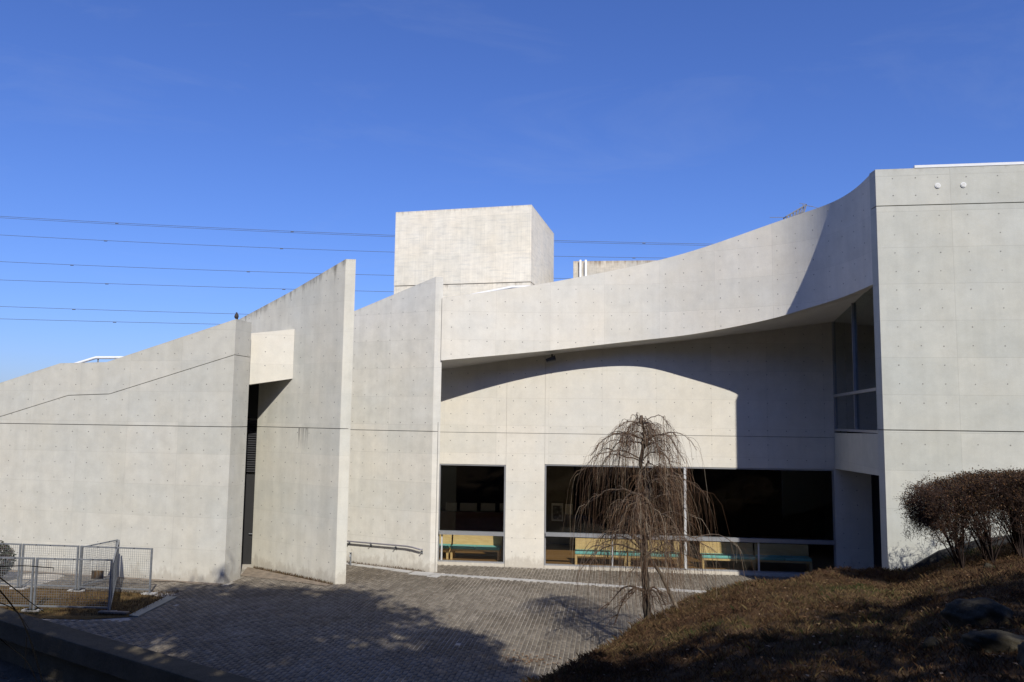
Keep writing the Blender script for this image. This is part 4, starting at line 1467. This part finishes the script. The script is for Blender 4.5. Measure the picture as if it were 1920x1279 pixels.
rb = thing('rear_block', 'low stained concrete block behind the curved parapet right of the tower', 'building', (5, 43, 0))
quad_prism('block_wall', [(3.29, 43.0), (12.0, 42.0), (13.0, 50.0), (4.3, 51.0)], -0.5, 13.55, 'rear', rb)
for i, x in enumerate((3.66, 3.95)):
    tag(MB().tube([(x, 42.86 - 0.115 * (x - 3.29), 11.0), (x, 42.86 - 0.115 * (x - 3.29), 13.58)], 0.06, 10).build('vent_pipe', 'white_paint', smooth=True),
        ('left' if i == 0 else 'right') + ' one of two white pipes on the stained rear block', 'pipe', 'white pipes on the rear block')

# ------------------------------------------------------------------ power lines and pylon
WIRES = [[(-137.4, 57.4), (-84.5, 55.3), (-32.4, 53.4), (10.6, 52.8), (54.5, 52.2)],
         [(-137.1, 52.3), (-84.3, 50.5), (-32.3, 48.8), (10.7, 48.5), (39.5, 48.3)],
         [(-136.5, 45.1), (-83.9, 43.7), (-32.1, 42.6), (10.7, 42.5)],
         [(-136.2, 40.2), (-83.7, 39.1), (-32.0, 38.3)],
         [(-135.6, 33.1), (-67.8, 31.8), (-20.0, 31.3)],
         [(-135.4, 29.8), (-79.0, 29.1), (-25.0, 28.8)]]
WL = ['topmost power line, a close pair of cables', 'second power line from the top', 'third power line from the top', 'fourth power line from the top', 'fifth power line from the top', 'lowest power line, just above the left wall']
for w, lab in zip(WIRES, WL):
    xs, zs = [p[0] for p in w], [p[1] for p in w]
    co = np.polyfit(xs, zs, 2)
    X = np.linspace(-230, 150, 60)
    mb = MB().tube([(x, 210, float(np.polyval(co, x))) for x in X], 0.055, 5)
    if 'pair' in lab:
        mb.tube([(x, 209.3, float(np.polyval(co, x)) - 0.55) for x in X], 0.05, 5)
    for x in np.arange(-118 + random.uniform(0, 20), 80, 47):
        mb.tube([(x - 0.4, 210, float(np.polyval(co, x)) - 0.12), (x + 0.4, 210, float(np.polyval(co, x)) - 0.12)], 0.12, 6)
    tag(mb.build('power_line', 'wire'), lab + ' crossing the blue sky', 'power line', 'power lines crossing the sky')

py = thing('transmission_pylon', 'lattice top of a distant steel pylon peeking over the curved parapet', 'pylon', (79.5, 220, -1))
mb = MB()
BX, BY = 79.5, 220.0


def lat(z0, z1, w0, w1, n, th):
    """Lattice mast section with crossed bracing."""
    out = MB()
    lv_ = [(z0 + (z1 - z0) * i / n, w0 + (w1 - w0) * i / n) for i in range(n + 1)]
    for sx, sy in ((-1, -1), (1, -1), (1, 1), (-1, 1)):
        out.bar((BX + sx * w0, BY + sy * w0, z0), (BX + sx * w1, BY + sy * w1, z1), th)
    for (za, wa), (zb, wb) in zip(lv_[:-1], lv_[1:]):
        cs = [(-1, -1), (1, -1), (1, 1), (-1, 1)]
        for i in range(4):
            p_, q_ = cs[i], cs[(i + 1) % 4]
            out.bar((BX + p_[0] * wa, BY + p_[1] * wa, za), (BX + q_[0] * wb, BY + q_[1] * wb, zb), th * 0.6)
            out.bar((BX + q_[0] * wa, BY + q_[1] * wa, za), (BX + p_[0] * wb, BY + p_[1] * wb, zb), th * 0.6)
    return out


lat(-1.3, 60.0, 4.5, 1.5, 14, 0.22).build('mast', 'pylon', py)
hd = MB()
# slanted head truss
A = [(76.2, 219.2, 62.4), (82.0, 219.2, 65.9), (80.6, 219.2, 61.6), (77.6, 219.2, 60.2)]
Bk = [(x, 221.2, z) for x, y, z in A]
for ring in (A, Bk):
    for i in range(4):
        hd.bar(ring[i], ring[(i + 1) % 4], 0.30)
    for k in range(6):
        t0, t1 = k / 6, (k + 1) / 6
        L3 = lambda a_, b_, t: tuple(np.array(a_) * (1 - t) + np.array(b_) * t)
        hd.bar(L3(ring[0], ring[1], t0), L3(ring[3], ring[2], t1), 0.17)
        hd.bar(L3(ring[3], ring[2], t0), L3(ring[0], ring[1], t1), 0.17)
        hd.bar(L3(ring[0], ring[1], t1), L3(ring[3], ring[2], t1), 0.14)
for a_, b_ in zip(A, Bk):
    hd.bar(a_, b_, 0.14)
hd.build('head_truss', 'pylon', py)
ar = MB()
MB().bar((72.0, 220.2, 62.35), (76.4, 220.2, 62.4), 0.13).build('cross_arm', 'pylon', py)
ar.bar((81.2, 220.2, 66.1), (84.2, 220.2, 65.6), 0.15)
ar.bar((84.2, 220.2, 65.6), (86.6, 220.2, 64.9), 0.1)
ar.bar((80.4, 220.2, 66.5), (82.4, 220.2, 66.3), 0.1)
ar.build('cross_arm', 'pylon', py)

# ------------------------------------------------------------------ bird on the wall corner
bd = thing('bird', 'small dark bird perched on the corner of the long left wall', 'bird', (-8.42, 24.25, 7.84))
bm = bmesh.new()
bmesh.ops.create_uvsphere(bm, u_segments=14, v_segments=10, radius=1.0)
for v in bm.verts:
    x, y, z = v.co
    k = 1.0 - 0.25 * z
    v.co = (x * 0.062 * k, y * 0.075 * k + z * 0.012, z * 0.095)
    if z > 0.35:                                   # neck and head
        v.co.x *= 0.72
        v.co.y *= 0.72
        v.co.z += 0.02
for v in bm.verts:
    v.co += Vector((-8.42, 24.25, 7.955))
me = bpy.data.meshes.new('body')
bm.to_mesh(me)
bm.free()
me.materials.append(MC['bird'])
obj('body', me, bd)
MB().add([(-8.445, 24.30, 7.90), (-8.395, 24.30, 7.90), (-8.40, 24.40, 7.80), (-8.44, 24.40, 7.80), (-8.42, 24.33, 7.86)], [(0, 1, 2, 3), (0, 4, 1), (1, 4, 2), (2, 4, 3), (3, 4, 0)]).build('tail', 'bird', bd)
MB().tube([(-8.42, 24.20, 8.05), (-8.42, 24.155, 8.04)], [0.012, 0.002], 6).build('beak', 'bird', bd)
for sx in (-0.02, 0.02):
    MB().tube([(-8.42 + sx, 24.25, 7.88), (-8.42 + sx, 24.24, 7.835)], 0.006, 5).build('leg', 'bird', bd)


# ------------------------------------------------------------------ mesh fence panels
def fence_panel(p, q, h, label, gap=0.10, blocks=True):
    """Galvanised frame with welded wire mesh, between two plan points."""
    p, q = v2(p), v2(q)
    L = float(np.linalg.norm(q - p))
    ang = math.atan2(*(q - p)[::-1])
    t = thing('fence_panel', label, 'fence panel', (p[0], p[1], 0.006), ang, 'steel mesh panels beside the left wall')
    for x in (0.022, L - 0.022):
        MB().box((x, 0, h / 2), (0.044, 0.044, h)).build('post', 'galv', t, False)
    for nm, z in (('top_rail', h - 0.02), ('bottom_rail', gap + 0.02)):
        MB().box((L / 2, 0, z), (L - 0.09, 0.036, 0.036)).build(nm, 'galv', t, False)
    mb = MB()
    x = 0.08
    while x < L - 0.06:
        mb.box((x, 0.0, (h + gap) / 2), (0.0045, 0.0045, h - gap - 0.07))
        x += 0.062
    z = gap + 0.09
    while z < h - 0.06:
        mb.box((L / 2, 0.006, z), (L - 0.09, 0.0045, 0.0045))
        z += 0.062
    mb.build('wire_mesh', 'galv', t, False, kind='stuff')
    for k in range(1, 4):
        MB().box((L * k / 4, -0.021, h - 0.02), (0.03, 0.012, 0.03)).build('clip', 'dark_metal', t, False)
    if blocks:
        for x in (0.022, L - 0.022):
            MB().box((x, 0, 0.018), (0.36, 0.2, 0.036)).build('base_block', 'pale_stone', t, False)
    return t


fence_panel((-11.88, 20.55), (-9.92, 20.46), 1.30, 'nearest galvanised mesh panel, the one carrying the rusty sign')
fence_panel((-13.9, 20.66), (-11.93, 20.56), 1.30, 'near mesh panel at the left frame edge, left of the panel with the sign')
fence_panel((-12.0, 22.86), (-9.86, 22.58), 1.24, 'right half of the rear run of mesh panels, its end post farthest right')
fence_panel((-13.75, 23.08), (-12.05, 22.87), 1.24, 'middle mesh panel of the rear run in front of the left wall')
fence_panel((-15.9, 23.36), (-13.8, 23.09), 1.24, 'rear mesh panel in front of the dark shrub at the left edge')
fence_panel((-12.02, 22.95), (-11.7, 24.35), 1.20, 'foreshortened mesh panel running back to the left wall', blocks=False)
fence_panel((-9.96, 20.55), (-11.62, 24.28), 1.20, 'mesh panel seen almost edge-on behind the rusty sign', blocks=False)
sg = thing('sign_plate', 'small rusty faded sign plate hanging on the nearest mesh panel', 'sign', (-10.25, 20.44, 0.92))
MB().box((-10.27, 20.445, 0.93), (0.30, 0.008, 0.20), R(-2.6)).build('plate', 'sign', sg)
mb = MB()
for dx in (-0.13, 0.13):
    mb.tube([(-10.27 + dx, 20.445, 1.02), (-10.27 + dx, 20.46, 1.26)], 0.003, 4)
mb.build('hanging_wire', 'galv', sg)
tag(MB().box((-9.75, 20.32, 0.05), (0.75, 0.14, 0.05), R(-6)).build('timber_offcut', 'stake', bevel=0.008), 'weathered timber offcut lying at the foot of the nearest mesh panel', 'timber')


# ------------------------------------------------------------------ plants
def leaf_cloud(name, P, size, mat, parent=None, aspect=0.55, rndv=None):
    P = np.asarray(P)
    n = len(P)
    d = rng.normal(size=(n, 3))
    d /= np.linalg.norm(d, axis=1)[:, None]
    e = np.cross(d, rng.normal(size=(n, 3)))
    e /= np.linalg.norm(e, axis=1)[:, None]
    sz = (size * (0.6 + 0.8 * rng.random(n)))[:, None]
    V = np.stack([P + d * sz, P + e * sz * aspect, P - d * sz, P - e * sz * aspect], 1).reshape(-1, 3)
    Q = (np.arange(n) * 4)[:, None] + np.array([[0, 1, 2, 3]])
    return obj(name, np_mesh(name, V, Q, mat, rng.random(n) if rndv is None else rndv), parent)


class Twigs:
    """Many thin three-sided twigs, gathered in numpy."""
    def __init__(self):
        self.V, self.Q, self.R, self.n = [], [], [], 0

    def add(self, pts, r0, r1, rnd):
        pts = np.asarray(pts, float)
        k = len(pts)
        d = np.gradient(pts, axis=0)
        d /= np.linalg.norm(d, axis=1)[:, None] + 1e-9
        ref = np.array([0.3, 0.9, 0.1]) if abs(d[0][2]) > 0.8 else np.array([0.1, 0.2, 1.0])
        x = np.cross(d, ref)
        x /= np.linalg.norm(x, axis=1)[:, None] + 1e-9
        y = np.cross(d, x)
        r = np.linspace(r0, r1, k)[:, None]
        ring = np.stack([pts + (x * math.cos(a) + y * math.sin(a)) * r for a in (0, 2.094, 4.189)], 1).reshape(-1, 3)
        self.V.append(ring)
        i = np.arange(k - 1)[:, None] * 3
        q = np.concatenate([i + np.array([[0, 1, 4, 3]]), i + np.array([[1, 2, 5, 4]]), i + np.array([[2, 0, 3, 5]])], 0) + self.n
        self.Q.append(q)
        self.R.append(np.full(len(q), rnd))
        self.n += len(ring)

    def build(self, name, mat, parent=None):
        return obj(name, np_mesh(name, np.concatenate(self.V), np.concatenate(self.Q), mat, np.concatenate(self.R)), parent)


# the weeping tree
wt = thing('weeping_tree', 'bare weeping cherry tree with drooping brown twigs in front of the wide window', 'tree', (2.95, 17.4, 0.5))
TR = [(2.97, 17.4, 0.1), (2.96, 17.4, 0.35), (2.95, 17.4, 0.68), (2.92, 17.42, 1.0), (2.91, 17.42, 1.3), (2.89, 17.4, 1.63), (2.85, 17.38, 2.05), (2.90, 17.4, 2.28), (2.85, 17.42, 2.69), (2.77, 17.4, 3.0), (2.90, 17.38, 3.22),
      (2.97, 17.4, 3.53), (2.91, 17.42, 3.79), (2.80, 17.4, 3.97), (2.87, 17.4, 4.39), (2.90, 17.4, 4.53), (2.85, 17.4, 4.83), (2.81, 17.4, 4.95)]
TRc = catmull(TR, 4)
rad = np.interp(np.linspace(0, 1, len(TRc)), [0, 0.12, 0.22, 0.4, 0.6, 0.8, 1.0], [0.12, 0.085, 0.09, 0.062, 0.05, 0.04, 0.022])
rad = rad * (1 + 0.10 * np.sin(np.arange(len(TRc)) * 1.7) + 0.05 * np.sin(np.arange(len(TRc)) * 0.6 + 1))
MB().tube(TRc, list(rad), 10).build('trunk', 'bark', wt, smooth=True)

limbs = MB()
tw_ = Twigs()
rg = np.random.default_rng(21)


def hang(p, out, length, r, spread=0.24, rise=0.25):
    """A twig that leaves p outwards, arches and hangs."""
    n = 7
    t = np.linspace(0, 1, n)
    ph = rg.uniform(-1, 1) * 1.1
    o = np.array([out[0] * math.cos(ph) - out[1] * math.sin(ph), out[0] * math.sin(ph) + out[1] * math.cos(ph)])
    k = spread * length * rg.uniform(0.1, 2.0)
    x = p[0] + o[0] * k * (1 - np.exp(-2.6 * t)) + np.cumsum(rg.normal(0, 0.017, n))
    y = p[1] + o[1] * k * (1 - np.exp(-2.6 * t)) + np.cumsum(rg.normal(0, 0.017, n))
    z = p[2] + length * (rise * t * np.exp(-3 * t) * 2.0 - 0.97 * t ** 1.35)
    z = np.maximum(z, 0.95 + 0.5 * rg.random())
    pts = np.stack([x, y, z], -1)
    tw_.add(pts, r, r * 0.45, float(np.clip(rg.normal(0.5, 0.30), 0, 1)))
    return pts


# tiers: (height, limbs, reach, rise, droop)
for z0, nl_, reach, rise, droop, r0_ in ((4.93, 8, 0.74, 0.10, 0.48, 0.011), (4.85, 6, 1.00, 0.16, 0.80, 0.012), (4.45, 8, 1.25, 0.30, 0.72, 0.021), (3.85, 6, 1.25, 0.34, 0.70, 0.017),
                                       (3.35, 8, 1.30, 0.35, 0.65, 0.019), (2.85, 8, 1.50, 0.45, 0.72, 0.021), (2.25, 8, 1.60, 0.40, 0.60, 0.021), (1.95, 5, 1.55, 0.35, 0.45, 0.016)):
    base = np.array([np.interp(z0, [p[2] for p in TR], [p[0] for p in TR]), 17.4, z0])
    a0 = rg.random() * 6.28
    for i in range(nl_):
        a = a0 + 6.283 * i / nl_ + rg.normal(0, 0.22)
        zl = z0 + (rg.uniform(-0.26, 0.26) if z0 < 4.3 else (rg.uniform(-0.1, 0.1) if z0 < 4.6 else rg.uniform(-0.08, 0.02)))
        o2 = np.array([math.cos(a), math.sin(a)])
        rc = reach * rg.uniform(0.42, 1.06)
        n = 11
        t = np.linspace(0, 1, n)
        wob = np.cumsum(rg.normal(0, 0.036, (n, 3)), axis=0)
        pts = np.stack([base[0] + o2[0] * rc * t ** 0.9, base[1] + o2[1] * rc * t ** 0.9, zl + rise * np.sin(np.minimum(t * 1.9, 1.57) * 1.0) * rg.uniform(0.7, 1.2) - droop * t ** 2.6], -1) + wob * t[:, None] ** 0.5
        limbs.tube([tuple(p) for p in pts], list(np.linspace(r0_, r0_ * 0.28, n)), 5)
        for _ in range(16):                        # hair-fine pendulous shoots
            u = (0.25 + 0.75 * rg.random()) * (n - 1)
            b_ = int(min(n - 2, u))
            hang(pts[b_] + (pts[b_ + 1] - pts[b_]) * (u - b_), o2, rg.uniform(0.5, 2.1) * min(1.0, 0.35 + (5.1 - z0) * 0.5), rg.uniform(0.0013, 0.0022))
        # side shoots
        for j in range(2):
            k0 = rg.integers(3, 8)
            aa = a + rg.choice([-1, 1]) * rg.uniform(0.5, 1.0)
            so = np.array([math.cos(aa), math.sin(aa)])
            ln_ = rc * rg.uniform(0.3, 0.6)
            tt = np.linspace(0, 1, 7)
            sp_ = np.stack([pts[k0, 0] + so[0] * ln_ * tt, pts[k0, 1] + so[1] * ln_ * tt, pts[k0, 2] + 0.12 * np.sin(tt * 2.2) - 0.45 * tt ** 2.4], -1) + np.cumsum(rg.normal(0, 0.014, (7, 3)), axis=0) * tt[:, None]
            limbs.tube([tuple(p) for p in sp_], list(np.linspace(r0_ * 0.5, r0_ * 0.2, 7)), 4)
            for _ in range(int(rg.integers(3, 10))):
                u = rg.uniform(0.25, 1.0) * 6
                b_ = int(min(5, u))
                p0 = sp_[b_] + (sp_[b_ + 1] - sp_[b_]) * (u - b_)
                hang(p0, so, rg.uniform(0.35, 1.6) * min(1.0, 0.45 + (5.1 - z0) * 0.5), rg.uniform(0.0022, 0.0046))
        for _ in range(int(rg.integers(8, 23))):
            u = (rg.random() ** 0.75) * (n - 1)
            if u < 1.6 and rg.random() < 0.7:
                continue
            b_ = int(min(n - 2, u))
            p0 = pts[b_] + (pts[b_ + 1] - pts[b_]) * (u - b_)
            hang(p0, o2, (0.3 + 1.75 * rg.random() ** 1.2) * min(1.0, 0.42 + (5.1 - z0) * 0.5), rg.uniform(0.0022, 0.0050))
# bare gnarled low boughs at the first knot
for a, rc, ds in ((2.9, 0.95, 0.35), (3.35, 0.7, 0.55), (3.9, 0.6, 0.2), (0.2, 0.5, 0.30), (-0.5, 0.45, 0.5), (5.0, 0.5, 0.4), (1.2, 0.5, 0.4)):
    o2 = np.array([math.cos(a), math.sin(a)])
    n = 9
    t = np.linspace(0, 1, n)
    pts = np.stack([2.9 + o2[0] * rc * t, 17.4 + o2[1] * rc * t, 1.28 + 0.16 * np.sin(t * 3.4) - ds * t ** 2], -1) + np.cumsum(rg.normal(0, 0.02, (n, 3)), axis=0) * t[:, None]
    limbs.tube([tuple(p) for p in pts], list(np.linspace(0.03, 0.007, n)), 5)
    for _ in range(12):
        b_ = int(rg.integers(2, n - 1))
        aa = a + rg.choice([-1, 1]) * rg.uniform(0.4, 1.2)
        tt = np.linspace(0, 1, 5)
        ln_ = rg.uniform(0.15, 0.42)
        sp_ = np.stack([pts[b_, 0] + math.cos(aa) * ln_ * tt, pts[b_, 1] + math.sin(aa) * ln_ * tt, pts[b_, 2] - rg.uniform(-0.05, 0.35) * tt ** 1.4], -1) + np.cumsum(rg.normal(0, 0.012, (5, 3)), axis=0)
        tw_.add(sp_, 0.007, 0.0025, 0.25)
for z in (4.45, 4.93, 1.3, 2.1, 2.85, 3.4):        # knots
    x = np.interp(z, [p[2] for p in TR], [p[0] for p in TR])
    limbs.tube([(x, 17.4, z - 0.09), (x - 0.01, 17.39, z - 0.03), (x + 0.01, 17.4, z + 0.04), (x, 17.4, z + 0.10)], [0.035, 0.075 if z < 4.9 else 0.05, 0.07 if z < 4.9 else 0.045, 0.03], 8)
limbs.build('limbs', 'limb', wt)
tag(tw_.build('twigs', 'twig', wt), kind='stuff')

stk = thing('support_stake', 'leaning weathered wooden stake propping the weeping tree', 'stake', (3.88, 18.2, 0.6))
MB().tube([(3.95, 18.22, 0.3), (3.3, 17.8, 1.6), (2.62, 17.38, 2.50)], [0.042, 0.04, 0.035], 9).build('pole', 'stake', stk)
MB().tube([(2.86, 17.46, 2.12), (2.94, 17.3, 2.1), (2.8, 17.28, 2.14), (2.78, 17.44, 2.16)], 0.018, 6).build('tie_rope', 'stake', stk)

# the clipped bare hedge on the bank
HX = 0.28
hd_ = thing('clipped_hedge', 'clipped rounded hedge of bare red-brown twigs on the bank at right', 'hedge', (10.3, 17.0, 2.2))
ht = Twigs()
leafP = []
rh = np.random.default_rng(5)


def hedge_top(x):
    return float(np.interp(x - HX, [8.2, 8.45, 8.8, 9.3, 10.0, 11.0, 12.5, 13.5], [3.1, 3.42, 3.66, 3.80, 3.88, 3.92, 3.95, 3.9]))


bases = [(9.1, 16.9), (9.55, 16.6), (9.75, 17.2), (10.1, 16.5), (10.35, 17.0), (10.8, 16.7), (11.0, 17.3), (11.4, 16.8), (11.9, 16.9), (12.4, 16.8), (9.25, 17.4), (10.6, 17.5)]
for bx_, by_ in bases:
    bx_ += HX
    zb = float(mound_z(bx_, by_))
    for _ in range(13):
        tx = bx_ + rh.normal(-0.25, 0.42)
        tx = max(8.33 + HX, tx)
        ty = by_ + rh.normal(0, 0.32)
        zt = hedge_top(tx) - rh.random() * 0.28
        n = 8
        t = np.linspace(0, 1, n)
        pts = np.stack([bx_ + (tx - bx_) * t ** 1.1, by_ + (ty - by_) * t ** 1.2, zb + (zt - zb) * t ** 0.95], -1) + np.cumsum(rh.normal(0, 0.018, (n, 3)), axis=0) * t[:, None]
        ht.add(pts, rh.uniform(0.010, 0.022), 0.004, float(rh.random() * 0.5))
        for _b in range(11):
            k = int(rh.integers(2, n))
            p0 = pts[k]
            d = np.array([rh.normal(-0.05, 0.26), rh.normal(0, 0.26), rh.uniform(0.05, 0.5)]) * rh.uniform(0.5, 1.1)
            q0 = p0 + d
            q0[2] = min(q0[2], hedge_top(q0[0]) + rh.normal(0, 0.02))
            if q0[0] < 8.3 + HX:
                q0[0] = 8.3 + HX + rh.random() * 0.1
            mid = (p0 + q0) / 2 + rh.normal(0, 0.02, 3)
            ht.add([p0, mid, q0], 0.006, 0.0025, float(rh.random()))
            for _c in range(5):
                u0_ = rh.random()
                s0_ = p0 + (q0 - p0) * u0_
                e0 = s0_ + np.array([rh.normal(0, 0.09), rh.normal(0, 0.09), rh.uniform(0.0, 0.2)])
                e0[2] = min(e0[2], hedge_top(e0[0]) + rh.normal(0.01, 0.025))
                ht.add([s0_, (s0_ + e0) / 2 + rh.normal(0, 0.008, 3), e0], 0.0036, 0.0018, float(rh.random()))
                if e0[2] > hedge_top(e0[0]) - 0.75 or rh.random() < 0.15:
                    for _d in range(3):
                        leafP.append(e0 + rh.normal(0, 0.035, 3))
# crown shell of fine twigs
for _ in range(21000):
    x = 8.28 + HX + 4.9 * rh.random()
    zt = hedge_top(x)
    dep = rh.random() ** 1.3 * 0.80
    yo = rh.uniform(-0.68, 0.68)
    p0 = np.array([x, 17.0 + yo, zt - dep - 0.12 * (yo / 0.68) ** 4])
    e0 = p0 + np.array([rh.normal(-0.02, 0.06), rh.normal(0, 0.06), rh.uniform(0.04, 0.16)])
    e0[2] = min(e0[2], hedge_top(e0[0]) + rh.normal(0.0, 0.03))
    ht.add([p0, (p0 + e0) / 2 + rh.normal(0, 0.008, 3), e0], 0.0035, 0.0016, float(rh.random()))
    if rh.random() < 0.8:
        leafP.append(e0 + rh.normal(0, 0.03, 3))
# side of the crown that overhangs towards the left
for _ in range(2600):
    z = rh.uniform(2.75, 3.6)
    xl = 8.25 + HX + 0.30 * ((z - 3.2) / 0.5) ** 2
    p0 = np.array([xl + abs(rh.normal(0, 0.16)), 17.0 + rh.uniform(-0.6, 0.6), z])
    e0 = p0 + np.array([rh.normal(-0.08, 0.05), rh.normal(0, 0.06), rh.normal(0.0, 0.07)])
    ht.add([p0, (p0 + e0) / 2 + rh.normal(0, 0.008, 3), e0], 0.0035, 0.0016, float(rh.random()))
    if rh.random() < 0.7:
        leafP.append(e0)
tag(ht.build('twigs', 'hedge', hd_), kind='stuff')
tag(leaf_cloud('leaves', np.array(leafP), 0.017, 'hedge_leaf', hd_), kind='stuff')

# dark round shrub at the left edge behind the panels
sh = thing('round_shrub', 'dark clipped shrub at the left frame edge behind the mesh panels', 'shrub', (-15.2, 23.9, 0))
sp_ = rng.normal(size=(5200, 3))
sp_ /= np.linalg.norm(sp_, axis=1)[:, None]
sp_ = sp_ * (0.75 + 0.3 * rng.random((5200, 1)))
tag(leaf_cloud('foliage', sp_ * np.array([0.75, 0.62, 0.58]) + np.array([-15.32, 23.95, 0.62]), 0.035, 'shrub_leaf', sh), kind='stuff')
mb = MB()
for k in range(8):
    a = k * 0.8
    mb.tube([(-15.32 + 0.08 * math.cos(a), 23.95 + 0.08 * math.sin(a), 0), (-15.32 + 0.35 * math.cos(a), 23.95 + 0.3 * math.sin(a), 0.7)], [0.02, 0.008], 5)
mb.build('stems', 'bark', sh)

# bare foreground shrub whose branches reach in at the lower left
fs = thing('bare_shrub', 'thin dark bare branches reaching in at the lower left corner', 'shrub', (-4.3, 5.6, 1.2))
ft = Twigs()


def ray_pt(px, py_, Y):
    d = f_ + r_ * ((px - 960) / 1500.0) - u_ * ((py_ - 639.5) / 1500.0)
    d = d * (Y / d.y)
    return np.array((0, 0, EYE)) + np.array(d)


for pts, r0_, r1_ in (([(-60, 1040), (0, 1083), (30, 1106), (55, 1128), (82, 1147)], 0.006, 0.003),
                      ([(-60, 1040), (0, 1107), (25, 1138), (42, 1165), (60, 1210), (80, 1279)], 0.007, 0.004),
                      ([(-60, 1060), (0, 1062), (45, 1061), (75, 1063), (101, 1065)], 0.005, 0.003),
                      ([(101, 1065), (100, 1072)], 0.002, 0.001),
                      ([(0, 1130), (22, 1140), (40, 1158), (55, 1180)], 0.004, 0.002),
                      ([(-20, 1180), (15, 1210), (50, 1240), (75, 1290)], 0.004, 0.003),
                      ([(50, 1195), (48, 1230), (47, 1255)], 0.003, 0.0015)):
    c = [ray_pt(x, y, 5.6 + 0.2 * math.sin(x * 0.05)) for x, y in pts]
    c = catmull(c, 4) if len(c) > 2 else c
    ft.add(np.array(c), r0_, r1_, 0.1)
root = np.array((-4.3, 5.6, 1.3))
for e in (ray_pt(-60, 1040, 5.6), ray_pt(-60, 1060, 5.6), ray_pt(-20, 1180, 5.6)):
    ft.add(np.array(catmull([root, (root + e) / 2 + np.array((-0.1, 0, 0.1)), e], 4)), 0.02, 0.011, 0.1)
ft.build('branches', 'dark_twig', fs)


# ------------------------------------------------------------------ tall evergreens behind the viewer, whose shade falls across the plaza and the mound
def shade_tree(x, y, z, h, crown, n, seed, label):
    """crown = [(cx, cy, cz, rx, ry, rz)] leafy masses."""
    rs = np.random.default_rng(seed)
    t = thing('evergreen_tree', label, 'tree', (x, y, z), group='tall evergreens behind the viewpoint')
    cm = np.mean([c[:3] for c in crown], axis=0)
    mb = MB()
    mb.tube([(x, y, z - 0.3), (x * 0.7 + cm[0] * 0.3, y * 0.7 + cm[1] * 0.3, z + (cm[2] - z) * 0.5), tuple(cm)], [0.32, 0.22, 0.09], 9)
    mb.build('trunk', 'bark', t, smooth=True)
    mb = MB()
    P = []
    for cx, cy_, cz_, rx, ry, rz in crown:
        m0 = (x * 0.4 + cm[0] * 0.6, y * 0.4 + cm[1] * 0.6, z + (cm[2] - z) * 0.75)
        mb.tube([m0, ((m0[0] + cx) / 2, (m0[1] + cy_) / 2, (m0[2] + cz_) / 2 + 0.3), (cx, cy_, cz_)], [0.09, 0.06, 0.02], 6)
        k = int(n * rx * ry)
        nc = max(6, int(rx * ry * 9))
        cc = rs.normal(size=(nc, 3))
        cc /= np.linalg.norm(cc, axis=1)[:, None]
        cc = cc * (rs.random((nc, 1)) ** 0.4) * np.array([rx, ry, rz]) + np.array([cx, cy_, cz_])
        ii = rs.integers(0, nc, k)
        P.append(cc[ii] + rs.normal(0, 0.34, (k, 3)))
    mb.build('boughs', 'bark', t)
    tag(leaf_cloud('crown', np.concatenate(P), 0.16, 'leaf', t, 0.5), kind='stuff')
    return t


shade_tree(-4.6, 2.4, 2.4, 15, [(-3.2, 7.5, 13.3, 1.9, 1.4, 1.0), (-1.0, 7.3, 13.7, 1.8, 1.4, 1.2), (-4.6, 5.6, 12.9, 1.9, 1.5, 1.2), (-2.0, 5.0, 12.7, 1.9, 1.6, 1.2), (-4.3, 6.6, 13.2, 1.5, 1.3, 1.0),
                                   (-6.6, 3.9, 13.2, 1.6, 1.3, 1.1), (-5.0, 3.0, 12.2, 1.9, 1.5, 1.2), (-3.2, 1.6, 12.8, 1.9, 1.5, 1.2), (-6.6, 1.0, 13.0, 1.9, 1.5, 1.2), (-1.2, 3.4, 13.2, 1.4, 1.2, 1.0), (-8.6, 3.0, 13.0, 1.8, 1.4, 1.2)], 900, 1,
           'tall evergreen left of the viewpoint, out of the frame')
shade_tree(2.6, -1.6, 3.2, 15, [(1.0, 5.1, 13.6, 1.6, 1.3, 1.1), (2.5, 3.3, 13.2, 1.5, 1.3, 1.1), (0.3, 2.6, 12.5, 1.9, 1.5, 1.3), (3.2, 1.0, 13.2, 1.6, 1.3, 1.1), (1.4, 0.2, 12.0, 1.9, 1.5, 1.3), (-1.6, 1.4, 11.8, 1.8, 1.5, 1.2), (4.6, -1.4, 12.8, 1.7, 1.4, 1.2)], 900, 2,
           'tall evergreen just behind the viewpoint, out of the frame')
shade_tree(9.5, -4.0, 3.2, 14, [(6.3, -0.6, 12.4, 1.8, 1.5, 1.2), (8.6, -1.0, 12.9, 1.9, 1.6, 1.2), (10.6, 0.6, 12.8, 1.9, 1.6, 1.3), (12.6, 1.0, 12.8, 1.9, 1.6, 1.3), (7.4, -3.4, 11.8, 2.0, 1.6, 1.3), (10.2, -3.0, 12.0, 2.2, 1.7, 1.4),
                                   (12.8, -2.4, 12.4, 2.0, 1.7, 1.4), (5.2, -3.0, 11.6, 1.8, 1.5, 1.2), (14.8, 0.2, 13.0, 1.8, 1.6, 1.3), (9.6, -6.0, 11.4, 2.2, 1.7, 1.3)], 330, 3,
           'tall evergreen right of the viewpoint, out of the frame')

# unseen wood added behind the viewer to keep sky light off the hall
NW = 64000
wx = rng.uniform(-62, 62, NW)
wy = -16 - 26 * rng.random(NW)
wtop = 22.5 + 2.6 * np.sin(wx * 0.31 + 1.0) + 2.2 * np.sin(wx * 0.83 + wy * 0.4) + 0.12 * np.abs(wx)
wz = 3.0 + (wtop - 3.0) * rng.random(NW) ** 0.75
o = leaf_cloud('sky_blocking_wood', np.stack([wx, wy, wz], -1), 0.55, 'leaf', None, 0.6)
tag(o, 'evergreen wood added behind the viewpoint to block sky light', 'wood', kind='stuff')
